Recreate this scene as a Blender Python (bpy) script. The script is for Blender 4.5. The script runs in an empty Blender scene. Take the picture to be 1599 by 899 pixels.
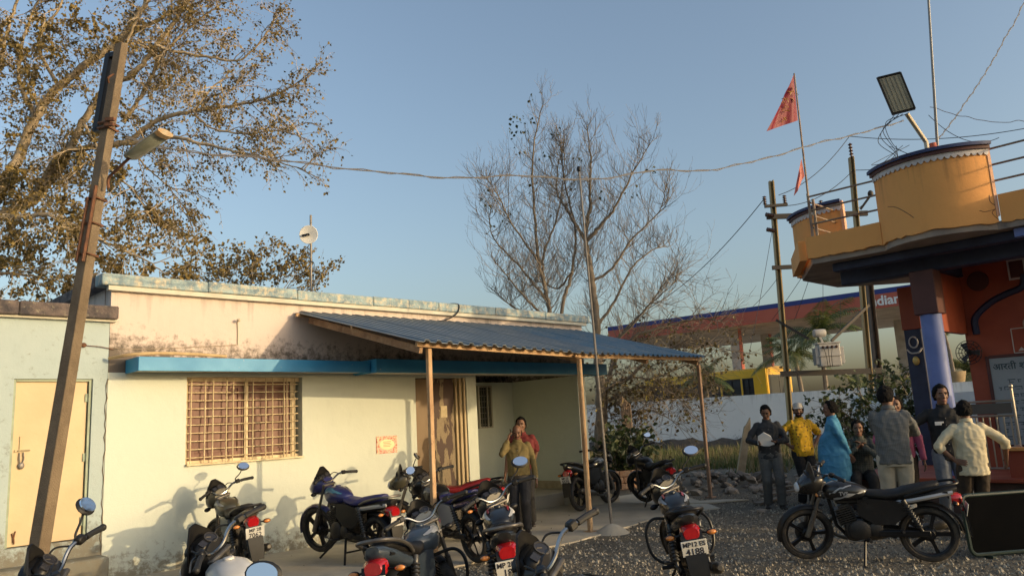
import bpy, bmesh, math, random
from mathutils import Vector as V, Matrix as MX, Euler, noise
R = math.radians; PI = math.pi
random.seed(7)
sc = bpy.context.scene
col = sc.collection

# ------------------------------------------------------------------ camera, sky, sun
W0, H0, FPX, PITCH, ROLL, CH = 1599, 899, 1200.0, R(9.9), R(3.0), 1.65
fw = V((0, math.cos(PITCH), math.sin(PITCH))); up0 = V((0, -math.sin(PITCH), math.cos(PITCH))); rt0 = V((1, 0, 0))
rt = rt0 * math.cos(ROLL) - up0 * math.sin(ROLL); up = up0 * math.cos(ROLL) + rt0 * math.sin(ROLL)
CAM = V((0, 0, CH))
cd = bpy.data.cameras.new('camera'); cam = bpy.data.objects.new('camera', cd); col.objects.link(cam)
cam.matrix_world = MX(((rt.x, up.x, -fw.x, 0), (rt.y, up.y, -fw.y, 0), (rt.z, up.z, -fw.z, CH), (0, 0, 0, 1)))
cd.sensor_width = 36; cd.lens = 36 * FPX / W0; cd.clip_start = .05; cd.clip_end = 3000
sc.camera = cam

SUN_DIR = V((.92, -.392, 0)).normalized(); SUN_EL = R(8.8)
SUN = V((SUN_DIR.x * math.cos(SUN_EL), SUN_DIR.y * math.cos(SUN_EL), math.sin(SUN_EL)))
world = bpy.data.worlds.new('World'); sc.world = world; world.use_nodes = True
nt = world.node_tree; bg = nt.nodes['Background']
sky = nt.nodes.new('ShaderNodeTexSky'); sky.sky_type = 'NISHITA'; sky.sun_disc = False
sky.sun_elevation = SUN_EL; sky.sun_rotation = math.atan2(SUN.x, SUN.y)
sky.air_density = 1.0; sky.dust_density = 4.0; sky.ozone_density = 1.6
hs = nt.nodes.new('ShaderNodeHueSaturation'); hs.inputs['Saturation'].default_value = .90
nt.links.new(sky.outputs[0], hs.inputs['Color']); nt.links.new(hs.outputs[0], bg.inputs[0]); bg.inputs[1].default_value = .15
sl = bpy.data.lights.new('sun', 'SUN'); sl.energy = 2.0; sl.angle = R(.5); sl.color = (.66, .485, .265)
so = bpy.data.objects.new('sun', sl); col.objects.link(so)
so.rotation_euler = SUN.to_track_quat('Z', 'Y').to_euler()
sc.view_settings.view_transform = 'Standard'; sc.view_settings.look = 'None'
sc.view_settings.exposure = .97; sc.view_settings.gamma = 1
sc.cycles.use_denoising = True
sc.cycles.max_bounces = 6; sc.cycles.transparent_max_bounces = 12

# ------------------------------------------------------------------ places in the world (measured once from the photograph)
def ray(x, y): return fw + rt * ((x - W0 / 2) / FPX) - up * ((y - H0 / 2) / FPX)
def at(x, y, dep): return CAM + ray(x, y) * dep
def onz(x, y, z=0.):
    d = ray(x, y); return CAM + d * ((z - CH) / d.z)
def onp(x, y, p0, n):
    d = ray(x, y); return CAM + d * ((p0 - CAM).dot(n) / d.dot(n))
def vert_over(x, y, p):        # height on the vertical line through p
    d = ray(x, y); return CAM + d * (math.hypot(p.x, p.y) / math.hypot(d.x, d.y))

# ------------------------------------------------------------------ objects
def tag(o, label=None, cat=None, group=None, kind=None):
    if label: o['label'] = label
    if cat: o['category'] = cat
    if group: o['group'] = group
    if kind: o['kind'] = kind
    return o
def empty(name, loc=(0, 0, 0), rz=0., label=None, cat=None, group=None, rot=None):
    o = bpy.data.objects.new(name, None); col.objects.link(o)
    o.location = loc; o.rotation_euler = rot if rot else (0, 0, rz); o.empty_display_size = .2
    return tag(o, label, cat, group)
def link(name, me, parent=None, loc=None, rot=None):
    o = bpy.data.objects.new(name, me); col.objects.link(o)
    if parent: o.parent = parent
    if loc is not None: o.location = loc
    if rot is not None: o.rotation_euler = rot
    return o

def frame_of(d):
    d = d.normalized(); a = V((0, 0, 1)) if abs(d.z) < .9 else V((1, 0, 0))
    x = d.cross(a).normalized(); return x, x.cross(d).normalized()

class MB:
    def __init__(s): s.v = []; s.f = []; s.m = []; s.mi = 0
    def add(s, vs, fs):
        b = len(s.v); s.v += [tuple(p) for p in vs]
        for f in fs: s.f.append(tuple(b + i for i in f)); s.m.append(s.mi)
        return s
    def box(s, c, sz, rot=None, ch=0.):
        c = V(c); hx, hy, hz = sz[0] / 2, sz[1] / 2, sz[2] / 2
        Q = rot if isinstance(rot, MX) else (Euler(rot).to_matrix() if rot is not None else MX.Identity(3))
        if ch <= 0:
            P = [V((a * hx, b * hy, e * hz)) for e in (-1, 1) for b in (-1, 1) for a in (-1, 1)]
            F = [(0, 2, 3, 1), (4, 5, 7, 6), (0, 1, 5, 4), (2, 6, 7, 3), (0, 4, 6, 2), (1, 3, 7, 5)]
        else:
            ch = min(ch, hx * .9, hy * .9, hz * .9)
            bm = bmesh.new(); bmesh.ops.create_cube(bm, size=1)
            for q in bm.verts: q.co = V((q.co.x * 2 * hx, q.co.y * 2 * hy, q.co.z * 2 * hz))
            bmesh.ops.bevel(bm, geom=bm.edges[:], offset=ch, segments=1, affect='EDGES')
            bm.verts.ensure_lookup_table(); bm.verts.index_update()
            P = [q.co.copy() for q in bm.verts]; F = [tuple(q.index for q in f.verts) for f in bm.faces]; bm.free()
        return s.add([c + Q @ p for p in P], F)
    def rings(s, rs, cap0=True, cap1=True, closed=True, loop=False):
        n = len(rs[0]); vs = [p for r in rs for p in r]; fs = []
        m = len(rs)
        for i in range(m if loop else m - 1):
            i2 = (i + 1) % m
            for j in range(n if closed else n - 1):
                k = (j + 1) % n
                fs.append((i * n + j, i * n + k, i2 * n + k, i2 * n + j))
        if not loop and closed:
            if cap0: fs.append(tuple(reversed(range(n))))
            if cap1: fs.append(tuple((m - 1) * n + j for j in range(n)))
        return s.add(vs, fs)
    def tube(s, pts, r, seg=8, caps=True, loop=False, sq=None):
        pts = [V(p) for p in pts]; n = len(pts)
        rr = [r] * n if not hasattr(r, '__len__') else r
        rs = []; x = None
        for i in range(n):
            if loop: d = pts[(i + 1) % n] - pts[i - 1]
            elif i == 0: d = pts[1] - pts[0]
            elif i == n - 1: d = pts[-1] - pts[-2]
            else: d = (pts[i + 1] - pts[i]).normalized() + (pts[i] - pts[i - 1]).normalized()
            if d.length < 1e-9: d = V((0, 0, 1))
            d.normalize()
            if x is None: x, y = frame_of(d)
            else:
                x = x - d * x.dot(d)
                if x.length < 1e-6: x, y = frame_of(d)
                x.normalize(); y = x.cross(d)
            rs.append([pts[i] + x * math.cos(2 * PI * j / seg + .3) * rr[i] + y * math.sin(2 * PI * j / seg + .3) * rr[i] for j in range(seg)])
        return s.rings(rs, caps, caps, True, loop)
    def bar(s, a, b, w, h=None, upv=(0, 0, 1)):
        a = V(a); b = V(b); h = h or w; d = (b - a).normalized(); x = d.cross(V(upv))
        if x.length < 1e-5: x = d.cross(V((1, 0, 0)))
        x.normalize(); y = x.cross(d)
        rs = [[p + x * (i * w / 2) + y * (j * h / 2) for i, j in ((-1, -1), (1, -1), (1, 1), (-1, 1))] for p in (a, b)]
        return s.rings(rs)
    def lathe(s, prof, c=(0, 0, 0), ax=(0, 0, 1), seg=16, caps=True, loop=False):
        c = V(c); d = V(ax).normalized(); x, y = frame_of(d)
        rs = [[c + d * h + (x * math.cos(2 * PI * j / seg) + y * math.sin(2 * PI * j / seg)) * max(r, 1e-4) for j in range(seg)] for r, h in prof]
        return s.rings(rs, caps, caps, True, loop)
    def ell(s, c, r, rot=None, seg=12, st=8):
        c = V(c); Q = rot if isinstance(rot, MX) else (Euler(rot).to_matrix() if rot is not None else MX.Identity(3))
        rs = []
        for i in range(1, st):
            t = -PI / 2 + PI * i / st
            rs.append([c + Q @ V((math.cos(t) * math.cos(2 * PI * j / seg) * r[0], math.cos(t) * math.sin(2 * PI * j / seg) * r[1], math.sin(t) * r[2])) for j in range(seg)])
        n = seg; vs = [p for q in rs for p in q] + [c + Q @ V((0, 0, -r[2])), c + Q @ V((0, 0, r[2]))]
        fs = []
        for i in range(len(rs) - 1):
            for j in range(n): fs.append((i * n + j, i * n + (j + 1) % n, (i + 1) * n + (j + 1) % n, (i + 1) * n + j))
        a = len(vs) - 2; b = a + 1; m = (len(rs) - 1) * n
        for j in range(n): fs.append((a, (j + 1) % n, j)); fs.append((b, m + j, m + (j + 1) % n))
        return s.add(vs, fs)
    def cap(s, a, b, ra, rb, seg=10):          # tapered capsule
        a = V(a); b = V(b); d = b - a
        if d.length < 1e-6: return s.ell(a, (ra, ra, ra))
        d.normalize(); pts = []; rr = []
        for t in (80, 60, 30): pts.append(a - d * ra * math.sin(R(t))); rr.append(ra * math.cos(R(t)))
        pts += [a, b]; rr += [ra, rb]
        for t in (30, 60, 80): pts.append(b + d * rb * math.sin(R(t))); rr.append(rb * math.cos(R(t)))
        return s.tube(pts, rr, seg)
    def prism(s, poly, h, mx=None, off=0.):     # poly in xy, extruded along z
        n = len(poly); mx = mx or MX.Identity(4)
        vs = [mx @ V((p[0], p[1], off)) for p in poly] + [mx @ V((p[0], p[1], off + h)) for p in poly]
        fs = [tuple(reversed(range(n))), tuple(range(n, 2 * n))] + [(i, (i + 1) % n, n + (i + 1) % n, n + i) for i in range(n)]
        return s.add(vs, fs)
    def quad(s, a, b, c, d): return s.add([a, b, c, d], [(0, 1, 2, 3)])
    def mesh(s, name, mats, smooth=35.):
        me = bpy.data.meshes.new(name); me.from_pydata(s.v, [], s.f)
        for m in (mats if isinstance(mats, (list, tuple)) else [mats]): me.materials.append(m)
        if any(s.m): me.polygons.foreach_set('material_index', s.m)
        bm = bmesh.new(); bm.from_mesh(me); bmesh.ops.recalc_face_normals(bm, faces=bm.faces[:]) if smooth is not None else None
        bm.to_mesh(me); bm.free()
        if smooth:
            me.polygons.foreach_set('use_smooth', [True] * len(me.polygons))
            me.set_sharp_from_angle(angle=R(smooth))
        me.update(); return me
    def build(s, name, mats, parent=None, loc=None, rot=None, smooth=35.):
        return link(name, s.mesh(name, mats, smooth), parent, loc, rot)

def bez(pts, n=8):                              # Catmull-Rom through the points
    P = [V(p) for p in pts]; P = [P[0] * 2 - P[1]] + P + [P[-1] * 2 - P[-2]]; out = []
    for i in range(1, len(P) - 2):
        for k in range(n):
            t = k / n; a, b, c, d = P[i - 1], P[i], P[i + 1], P[i + 2]
            out.append(.5 * ((2 * b) + (c - a) * t + (2 * a - 5 * b + 4 * c - d) * t * t + (3 * b - a - 3 * c + d) * t ** 3))
    out.append(P[-2]); return out

# ------------------------------------------------------------------ materials
def newmat(name):
    m = bpy.data.materials.new(name); m.use_nodes = True
    return m, m.node_tree, m.node_tree.nodes['Principled BSDF']
def N(t, kind, **kw):
    n = t.nodes.new(kind)
    for k, v in kw.items():
        if k in n.inputs and not hasattr(n, k): n.inputs[k].default_value = v
        else: setattr(n, k, v)
    return n
def L(t, a, b): t.links.new(a, b)
def c4(c): return (c[0], c[1], c[2], 1)
def noise_tex(t, sc_, detail=6, rough=.6, co=None, dist=0., stretch=None):
    n = N(t, 'ShaderNodeTexNoise'); n.inputs['Scale'].default_value = sc_; n.inputs['Detail'].default_value = detail
    n.inputs['Roughness'].default_value = rough; n.inputs['Distortion'].default_value = dist
    if co is None:
        tc = N(t, 'ShaderNodeTexCoord'); co = tc.outputs['Object']
    if stretch:
        mp = N(t, 'ShaderNodeMapping'); mp.inputs['Scale'].default_value = stretch; L(t, co, mp.inputs[0]); co = mp.outputs[0]
    L(t, co, n.inputs['Vector']); return n
def ramp(t, fac, stops):
    r = N(t, 'ShaderNodeValToRGB'); e = r.color_ramp.elements
    while len(e) < len(stops): e.new(.5)
    for q, (p, c) in zip(e, stops): q.position = p; q.color = c if len(c) == 4 else c4(c)
    L(t, fac, r.inputs[0]); return r
def mixc(t, fac, a, b):
    m = N(t, 'ShaderNodeMix', data_type='RGBA')
    if isinstance(fac, (int, float)): m.inputs[0].default_value = fac
    else: L(t, fac, m.inputs[0])
    for s, i in ((a, 6), (b, 7)):
        if isinstance(s, (tuple, list)): m.inputs[i].default_value = c4(s)
        else: L(t, s, m.inputs[i])
    return m.outputs[2]
def mth(t, op, a, b=None):
    m = N(t, 'ShaderNodeMath', operation=op)
    for s, i in ((a, 0), (b, 1)):
        if s is None: continue
        if isinstance(s, (int, float)): m.inputs[i].default_value = s
        else: L(t, s, m.inputs[i])
    return m.outputs[0]
def mat(name, c, r=.6, m=0., c2=None, sc_=6., bump=0., bsc=40., coat=0., lo=.35, hi=.65, stretch=None, spec=.5, trans=0., c3=None, sc3=1.5, lo3=.5, hi3=.7):
    M_, t, b = newmat(name)
    b.inputs['Roughness'].default_value = r; b.inputs['Metallic'].default_value = m
    b.inputs['Coat Weight'].default_value = coat; b.inputs['Specular IOR Level'].default_value = spec
    b.inputs['Base Color'].default_value = c4(c)
    if c2 is not None:
        n = noise_tex(t, sc_, stretch=stretch); o = ramp(t, n.outputs[0], [(lo, c), (hi, c2)]).outputs[0]
        if c3 is not None:
            n3 = noise_tex(t, sc3, 8, .7); f3 = ramp(t, n3.outputs[0], [(lo3, (0, 0, 0)), (hi3, (1, 1, 1))]).outputs[0]
            o = mixc(t, f3, o, c3)
        L(t, o, b.inputs['Base Color'])
        rr = N(t, 'ShaderNodeMapRange'); L(t, n.outputs[0], rr.inputs[0]); rr.inputs[3].default_value = max(0, r - .12); rr.inputs[4].default_value = min(1, r + .12)
        L(t, rr.outputs[0], b.inputs['Roughness'])
    if bump:
        n2 = noise_tex(t, bsc, 5, .6, stretch=stretch); bp = N(t, 'ShaderNodeBump'); bp.inputs['Strength'].default_value = bump; bp.inputs['Distance'].default_value = .02
        L(t, n2.outputs[0], bp.inputs['Height']); L(t, bp.outputs[0], b.inputs['Normal'])
    if trans:
        b.inputs['Transmission Weight'].default_value = trans
    return M_

def plaster(name, base, alt, mould=None, zb=None, dirt=(.22, .19, .13), zd=.5, crack=0., drip=0):
    # painted plaster: soft blotches, rising damp near the ground, black mould in a height band
    M_, t, b = newmat(name); b.inputs['Roughness'].default_value = .75
    tc = N(t, 'ShaderNodeTexCoord'); sx = N(t, 'ShaderNodeSeparateXYZ'); L(t, tc.outputs['Object'], sx.inputs[0])
    n = noise_tex(t, .9, 8, .65); o = ramp(t, n.outputs[0], [(.3, base), (.7, alt)]).outputs[0]
    ns = noise_tex(t, 3.5, 8, .7, stretch=(1, 1, .25)); st = ramp(t, ns.outputs[0], [(.55, (0, 0, 0)), (.85, (1, 1, 1))]).outputs[0]
    o = mixc(t, mth(t, 'MULTIPLY', st, .55), o, tuple(x * .72 for x in base))
    n2 = noise_tex(t, 9, 10, .75)
    g = N(t, 'ShaderNodeMapRange'); L(t, sx.outputs[2], g.inputs[0]); g.inputs[1].default_value = zd; g.inputs[2].default_value = 0.; g.inputs[3].default_value = 0; g.inputs[4].default_value = .32
    k = mth(t, 'ADD', n2.outputs[0], g.outputs[0]); kf = ramp(t, k, [(.66, (0, 0, 0)), (.80, (1, 1, 1))]).outputs[0]
    if zd > 0: o = mixc(t, mth(t, 'MULTIPLY', kf, .85), o, dirt)
    if zb:
        z0, z1, z2 = zb
        g1 = N(t, 'ShaderNodeMapRange'); L(t, sx.outputs[2], g1.inputs[0]); g1.inputs[1].default_value = z1; g1.inputs[2].default_value = z0; g1.inputs[3].default_value = 0; g1.inputs[4].default_value = .42
        gx = N(t, 'ShaderNodeMapRange'); L(t, sx.outputs[0], gx.inputs[0]); gx.inputs[1].default_value = .9; gx.inputs[2].default_value = -.1; gx.inputs[3].default_value = 0; gx.inputs[4].default_value = .16
        q = mth(t, 'ADD', mth(t, 'ADD', n2.outputs[0], g1.outputs[0]), gx.outputs[0])
        q = mth(t, 'ADD', q, mth(t, 'MULTIPLY', mth(t, 'SUBTRACT', n.outputs[0], .5), .5))
        qf = ramp(t, q, [(.72, (0, 0, 0)), (.92, (1, 1, 1))]).outputs[0]
        o = mixc(t, mth(t, 'MULTIPLY', qf, .9), o, mould)
    if crack:
        vn = N(t, 'ShaderNodeTexVoronoi', feature='DISTANCE_TO_EDGE'); vn.inputs['Scale'].default_value = .8
        dn = noise_tex(t, 3, 6); mp = N(t, 'ShaderNodeVectorMath', operation='ADD'); L(t, tc.outputs['Object'], mp.inputs[0]); L(t, dn.outputs[1], mp.inputs[1]); L(t, mp.outputs[0], vn.inputs['Vector'])
        cf = ramp(t, vn.outputs[0], [(.0, (1, 1, 1)), (.010, (0, 0, 0))]).outputs[0]
        o = mixc(t, mth(t, 'MULTIPLY', cf, crack), o, tuple(x * .35 for x in base))
    if drip:
        nd = noise_tex(t, 7, 5, .6, stretch=(1, 1, .03)); gd = N(t, 'ShaderNodeMapRange'); L(t, sx.outputs[2], gd.inputs[0]); gd.inputs[1].default_value = drip[0] - drip[1]; gd.inputs[2].default_value = drip[0]; gd.inputs[3].default_value = -.16; gd.inputs[4].default_value = .13
        fd = ramp(t, mth(t, 'ADD', mth(t, 'ADD', nd.outputs[0], gd.outputs[0]), mth(t, 'MULTIPLY', mth(t, 'SUBTRACT', n2.outputs[0], .5), .25)), [(.56, (0, 0, 0)), (.78, (1, 1, 1))]).outputs[0]
        o = mixc(t, mth(t, 'MULTIPLY', fd, .6), o, tuple(x * .38 + .01 for x in base))
    L(t, o, b.inputs['Base Color'])
    bn = noise_tex(t, 60, 6, .7); bp = N(t, 'ShaderNodeBump'); bp.inputs['Strength'].default_value = .25; bp.inputs['Distance'].default_value = .01
    b2 = noise_tex(t, 5, 4, .55); bq = N(t, 'ShaderNodeBump'); bq.inputs['Strength'].default_value = .35; bq.inputs['Distance'].default_value = .02; L(t, b2.outputs[0], bq.inputs['Height']); L(t, bq.outputs[0], bp.inputs['Normal'])
    L(t, bn.outputs[0], bp.inputs['Height']); L(t, bp.outputs[0], b.inputs['Normal'])

    return M_

def leafmat(name, c, c2, c3=None):
    M_, t, b = newmat(name)
    n = noise_tex(t, 1.7, 3, .6); st = [(.3, c), (.55, c2)] + ([(.72, c3)] if c3 else [])
    rn = N(t, 'ShaderNodeNewGeometry'); s2 = N(t, 'ShaderNodeMath', operation='ADD')
    o = ramp(t, mth(t, 'ADD', mth(t, 'MULTIPLY', n.outputs[0], .6), mth(t, 'MULTIPLY', rn.outputs['Random Per Island'], .4)), st).outputs[0]
    L(t, o, b.inputs['Base Color']); b.inputs['Roughness'].default_value = .55
    tr = N(t, 'ShaderNodeBsdfTranslucent'); L(t, o, tr.inputs[0]); mx = N(t, 'ShaderNodeMixShader'); mx.inputs[0].default_value = .3
    L(t, b.outputs[0], mx.inputs[1]); L(t, tr.outputs[0], mx.inputs[2]); L(t, mx.outputs[0], t.nodes['Material Output'].inputs[0])
    return M_

cream = plaster('cream_paint', (.595, .635, .555), (.55, .59, .52), zd=.55)
cream_up = plaster('peach_cream_paint', (.63, .535, .475), (.59, .49, .43), mould=(.07, .055, .04), zb=(2.62, 3.25, 0), zd=-5, drip=(3.62, .55))
mint = plaster('mint_paint', (.40, .475, .475), (.345, .435, .445), mould=(.16, .14, .1), zb=(.2, .9, 0), zd=.7, dirt=(.3, .26, .16))
cope_m = mat('weathered_coping_paint', (.33, .43, .44), .8, c2=(.17, .24, .28), sc_=7, bump=.4, c3=(.55, .49, .36), sc3=9, lo3=.48, hi3=.62)
cope_dk = mat('black_stained_coping', (.17, .13, .115), .85, c2=(.05, .045, .05), sc_=6, bump=.5, c3=(.30, .26, .19), sc3=14, lo3=.55, hi3=.7)
soffit_m = mat('pale_soffit', (.62, .60, .50), .8, c2=(.5, .47, .38), sc_=3)
blue_m = mat('blue_fascia_paint', (.035, .28, .52), .5, c2=(.03, .23, .45), sc_=2.5, bump=.1, c3=(.35, .42, .42), sc3=14, lo3=.66, hi3=.72)
concrete = mat('concrete', (.50, .45, .36), .85, c2=(.37, .33, .26), sc_=1.3, bump=.3, bsc=50, c3=(.45, .40, .31), sc3=4)
pole_m = mat('pole_concrete', (.20, .15, .095), .85, c2=(.13, .095, .06), sc_=4, bump=.5, bsc=70, c3=(.10, .08, .06), sc3=22, lo3=.62, hi3=.72)
rust = mat('rusty_steel', (.20, .085, .04), .75, c2=(.10, .05, .03), sc_=12, bump=.3, m=.2)
rust_or = mat('orange_primer_steel', (.55, .37, .20), .7, c2=(.38, .22, .11), sc_=5, bump=.2, c3=(.22, .10, .05), sc3=14, lo3=.55, hi3=.7, stretch=(1, 1, .4))
galv = mat('galvanised_steel', (.24, .22, .20), .55, m=.5, c2=(.16, .145, .13), sc_=9)
steel_br = mat('brown_steel_pipe', (.33, .27, .21), .5, m=.4, c2=(.22, .17, .12), sc_=9)
black_st = mat('black_steel', (.018, .018, .02), .5, m=.3)
sheet_m = mat('blue_roof_sheet', (.095, .185, .265), .42, m=.2, c2=(.11, .19, .25), sc_=2, c3=(.27, .275, .265), sc3=2.5, lo3=.42, hi3=.72)
sheet_glare = mat('glare_roof_sheet', (.20, .225, .24), .42, m=.2, c2=(.15, .19, .22), sc_=2.5, c3=(.30, .29, .26), sc3=3, lo3=.5, hi3=.75)  # blue sheet coloured paler and greyer: sun glare painted into the left sheets
wood_br = mat('brown_shutter', (.155, .052, .026), .5, c2=(.115, .037, .02), sc_=7, stretch=(1, 1, .3))
grille_m = mat('cream_grille', (.70, .58, .36), .55, c2=(.5, .38, .22), sc_=9)
yellow_door = mat('yellow_door_paint', (.585, .445, .265), .55, c2=(.54, .405, .24), sc_=2, bump=.12, bsc=12, c3=(.5, .38, .18), sc3=12, lo3=.68, hi3=.75)
glass = mat('window_glass', (.03, .035, .035), .08)
white_p = mat('white_paint', (.78, .77, .73), .5, c2=(.70, .69, .64), sc_=5)
# ------------------------------------------------------------------ ground
def ground_mat():
    M_, t, b = newmat('gravelly_ground'); b.inputs['Roughness'].default_value = .92
    n = noise_tex(t, .35, 8, .65); n2 = noise_tex(t, 22, 6, .75)
    o = ramp(t, n.outputs[0], [(.3, (.085, .078, .062)), (.5, (.15, .134, .105)), (.7, (.25, .22, .17))]).outputs[0]
    o2 = ramp(t, n2.outputs[0], [(.3, (.35, .35, .35)), (.7, (1.35, 1.3, 1.2))]).outputs[0]
    mm = N(t, 'ShaderNodeMix', data_type='RGBA', blend_type='MULTIPLY'); mm.inputs[0].default_value = 1; L(t, o, mm.inputs[6]); L(t, o2, mm.inputs[7])
    L(t, mm.outputs[2], b.inputs['Base Color'])
    vn = N(t, 'ShaderNodeTexVoronoi'); vn.inputs['Scale'].default_value = 26; tc = N(t, 'ShaderNodeTexCoord'); L(t, tc.outputs['Object'], vn.inputs['Vector'])
    h = mth(t, 'ADD', mth(t, 'MULTIPLY', vn.outputs[0], -1.), n2.outputs[0])
    bp = N(t, 'ShaderNodeBump'); bp.inputs['Strength'].default_value = .7; bp.inputs['Distance'].default_value = .03
    L(t, h, bp.inputs['Height']); L(t, bp.outputs[0], b.inputs['Normal'])
    return M_
g = MB(); nx = 40
rs = [[V((math.cos(2 * PI * j / nx) * r, math.sin(2 * PI * j / nx) * r + 15, 0)) for j in range(nx)] for r in (2, 30, 120, 500, 1800)]
g.rings(rs, cap0=True, cap1=False)
gm = ground_mat(); tag(g.build('ground', gm), kind='structure')

ap = [(-9.6, 3.2), (-4.0, 6.6), (-1.92, 9.0), (-.92, 9.44), (-.17, 10.2), (.7, 10.95), (1.31, 11.68), (1.9, 12.6), (2.5, 13.3), (3.4, 13.75), (3.3, 15.2), (3.0, 17.5), (1.4, 16.1), (-12.4, 2.5)]
def ragged(poly, step=.25, amp=.05):
    out = []
    for i, p in enumerate(poly):
        q = poly[(i + 1) % len(poly)]; d = math.hypot(q[0] - p[0], q[1] - p[1]); k = max(1, int(d / step))
        for j in range(k):
            t = j / k; x = p[0] + (q[0] - p[0]) * t; y = p[1] + (q[1] - p[1]) * t
            out.append((x + amp * noise.noise((x * 2, y * 2, 1)), y + amp * noise.noise((x * 2, y * 2, 9))))
    return out
a_ = MB(); a_.prism(ragged(ap), .028, off=-.008)
tag(a_.build('concrete_apron', concrete), kind='structure')

# loose stones over the gravel (nobody could count them)
def pebble(bm, p, s, rnd):
    v = []
    for d in ((1, 0, 0), (0, 1, 0), (-1, 0, 0), (0, -1, 0), (0, 0, 1)):
        k = s * rnd.uniform(.6, 1.2); v.append(V((p[0] + d[0] * k + rnd.uniform(-.3, .3) * s, p[1] + d[1] * k + rnd.uniform(-.3, .3) * s, p[2] + d[2] * k * 1.15)))
    bm.add(v, [(0, 1, 4), (1, 2, 4), (2, 3, 4), (3, 0, 4)])
def inside(x, y, poly):
    c = False; j = len(poly) - 1
    for i in range(len(poly)):
        if (poly[i][1] > y) != (poly[j][1] > y) and x < (poly[j][0] - poly[i][0]) * (y - poly[i][1]) / (poly[j][1] - poly[i][1]) + poly[i][0]: c = not c
        j = i
    return c
rnd = random.Random(3); pb = MB(); pb.m = []
k = 0
while k < 40000:
    y = 6.2 + 10 * rnd.random() ** 1.5; x = rnd.uniform(-.42, .72) * y
    ins = inside(x, y, ap)
    if ins and rnd.random() > .012: continue
    pb.mi = rnd.choice((0, 0, 0, 0, 1, 1, 1, 2)); s = rnd.choice((.006, .007, .009, .011, .014, .022)) * rnd.uniform(.7, 1.3)
    if ins: s *= .6
    pebble(pb, (x, y, .02 if ins else 0), s, rnd); k += 1
st_a = mat('grey_brown_stone', (.36, .32, .25), .9, c2=(.20, .18, .14), sc_=8)
st_b = mat('pale_stone', (.42, .38, .30), .9, c2=(.33, .30, .24), sc_=9)
st_c = mat('dark_stone', (.10, .09, .075), .9)
tag(pb.build('gravel', [st_a, st_c, st_b], smooth=None), kind='stuff')

# ------------------------------------------------------------------ main building
uv_ = ray(2050, 593.7); U = V((uv_.x, uv_.y, 0)).normalized(); NW = V((U.y, -U.x, 0))
C0 = V((-5.132, 9.67, 0)); BROT = math.atan2(U.y, U.x)
def bl(u, d, z=0.): return C0 + U * u + NW * d + V((0, 0, z))
def openings(mb, x0, x1, z0, z1, ops, y0, y1):
    xs = sorted({x0, x1} | {q for o in ops for q in (o[0], o[1])}); zs = sorted({z0, z1} | {q for o in ops for q in (o[2], o[3])})
    for i in range(len(xs) - 1):
        for j in range(len(zs) - 1):
            cx = (xs[i] + xs[i + 1]) / 2; cz = (zs[j] + zs[j + 1]) / 2
            if any(o[0] < cx < o[1] and o[2] < cz < o[3] for o in ops): continue
            mb.box((cx, (y0 + y1) / 2, cz), (xs[i + 1] - xs[i], y1 - y0, zs[j + 1] - zs[j]))
hall = empty('office_building', C0, BROT, 'long single-storey cream building with blue sunshade and weathered roof edge', 'building')
w = MB()
openings(w, 0, 6.15, 0, 2.53, [(.98, 2.69, 1.305, 2.48), (4.79, 5.92, .12, 2.48)], 0, .22)
w.box((7.54, 2.04, 1.265), (2.78, .22, 2.53)); w.box((9.05, 1.2, 1.265), (.24, 2.396, 2.53)); w.box((6.04, 1.2, 1.265), (.22, 1.94, 2.53))
w.build('wall', cream, hall)
w = MB(); w.box((.11, 2.7, 1.26), (.22, 4.9, 2.52)); w.box((4.6, 5.1, 1.26), (9.1, .2, 2.52)); w.box((9.06, 3.8, 1.26), (.22, 2.7, 2.52)); w.build('rear_wall', cream, hall)
w = MB(); w.box((4.59, .11, 3.085), (9.18, .22, 1.11)); w.box((.109, 2.7, 3.085), (.218, 4.9, 1.11)); w.box((9.07, 2.7, 3.085), (.218, 4.9, 1.11)); w.box((4.6, 5.1, 3.085), (8.7, .2, 1.11))
w.build('upper_wall', cream_up, hall)
w = MB(); w.box((4.58, 2.6, 3.56), (8.6, 4.7, .12)); w.build('roof_slab', concrete, hall)
w = MB(); w.box((7.54, .965, .125), (2.78, 1.93, .25)); w.box((8.76, -.33, .115), (.90, .65, .23)); w.build('veranda_floor', concrete, hall)
# black band of skirting seen round the veranda
w = MB(); w.box((7.54, 1.925, .33), (2.76, .02, .16)); w.box((8.92, .96, .33), (.02, 1.9, .16)); w.build('skirting', mat('skirting_paint', (.42, .36, .24), .6, c2=(.3, .25, .17)), hall)
# coping round the roof, in lengths
def segs(a, b, n): return [(a + (b - a) * i / n, a + (b - a) * (i + 1) / n) for i in range(n)]
def cope(a, b, n, along, const, zc=3.705, dep=.30, hh=.15):
    for i, (p, q) in enumerate(segs(a, b, n)):
        m = MB(); ln = q - p - .006; z = zc + [0, .006, -.004, .003][i % 4]
        if along == 'x': m.box(((p + q) / 2, const, z), (ln, dep, hh), ch=.012)
        else: m.box((const, (p + q) / 2, z), (dep, ln, hh), ch=.012)
        m.build('coping_block', cope_m if not (along == 'y' and const < 1) else cope_dk, hall)
cope(-.15, 9.33, 7, 'x', .035); cope(.2, 5.2, 3, 'y', 0.0); cope(.2, 5.2, 3, 'y', 9.18)
m = MB(); m.box((4.59, -.045, 3.60), (9.3, .09, .06)); m.build('cornice_soffit', soffit_m, hall)
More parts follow.
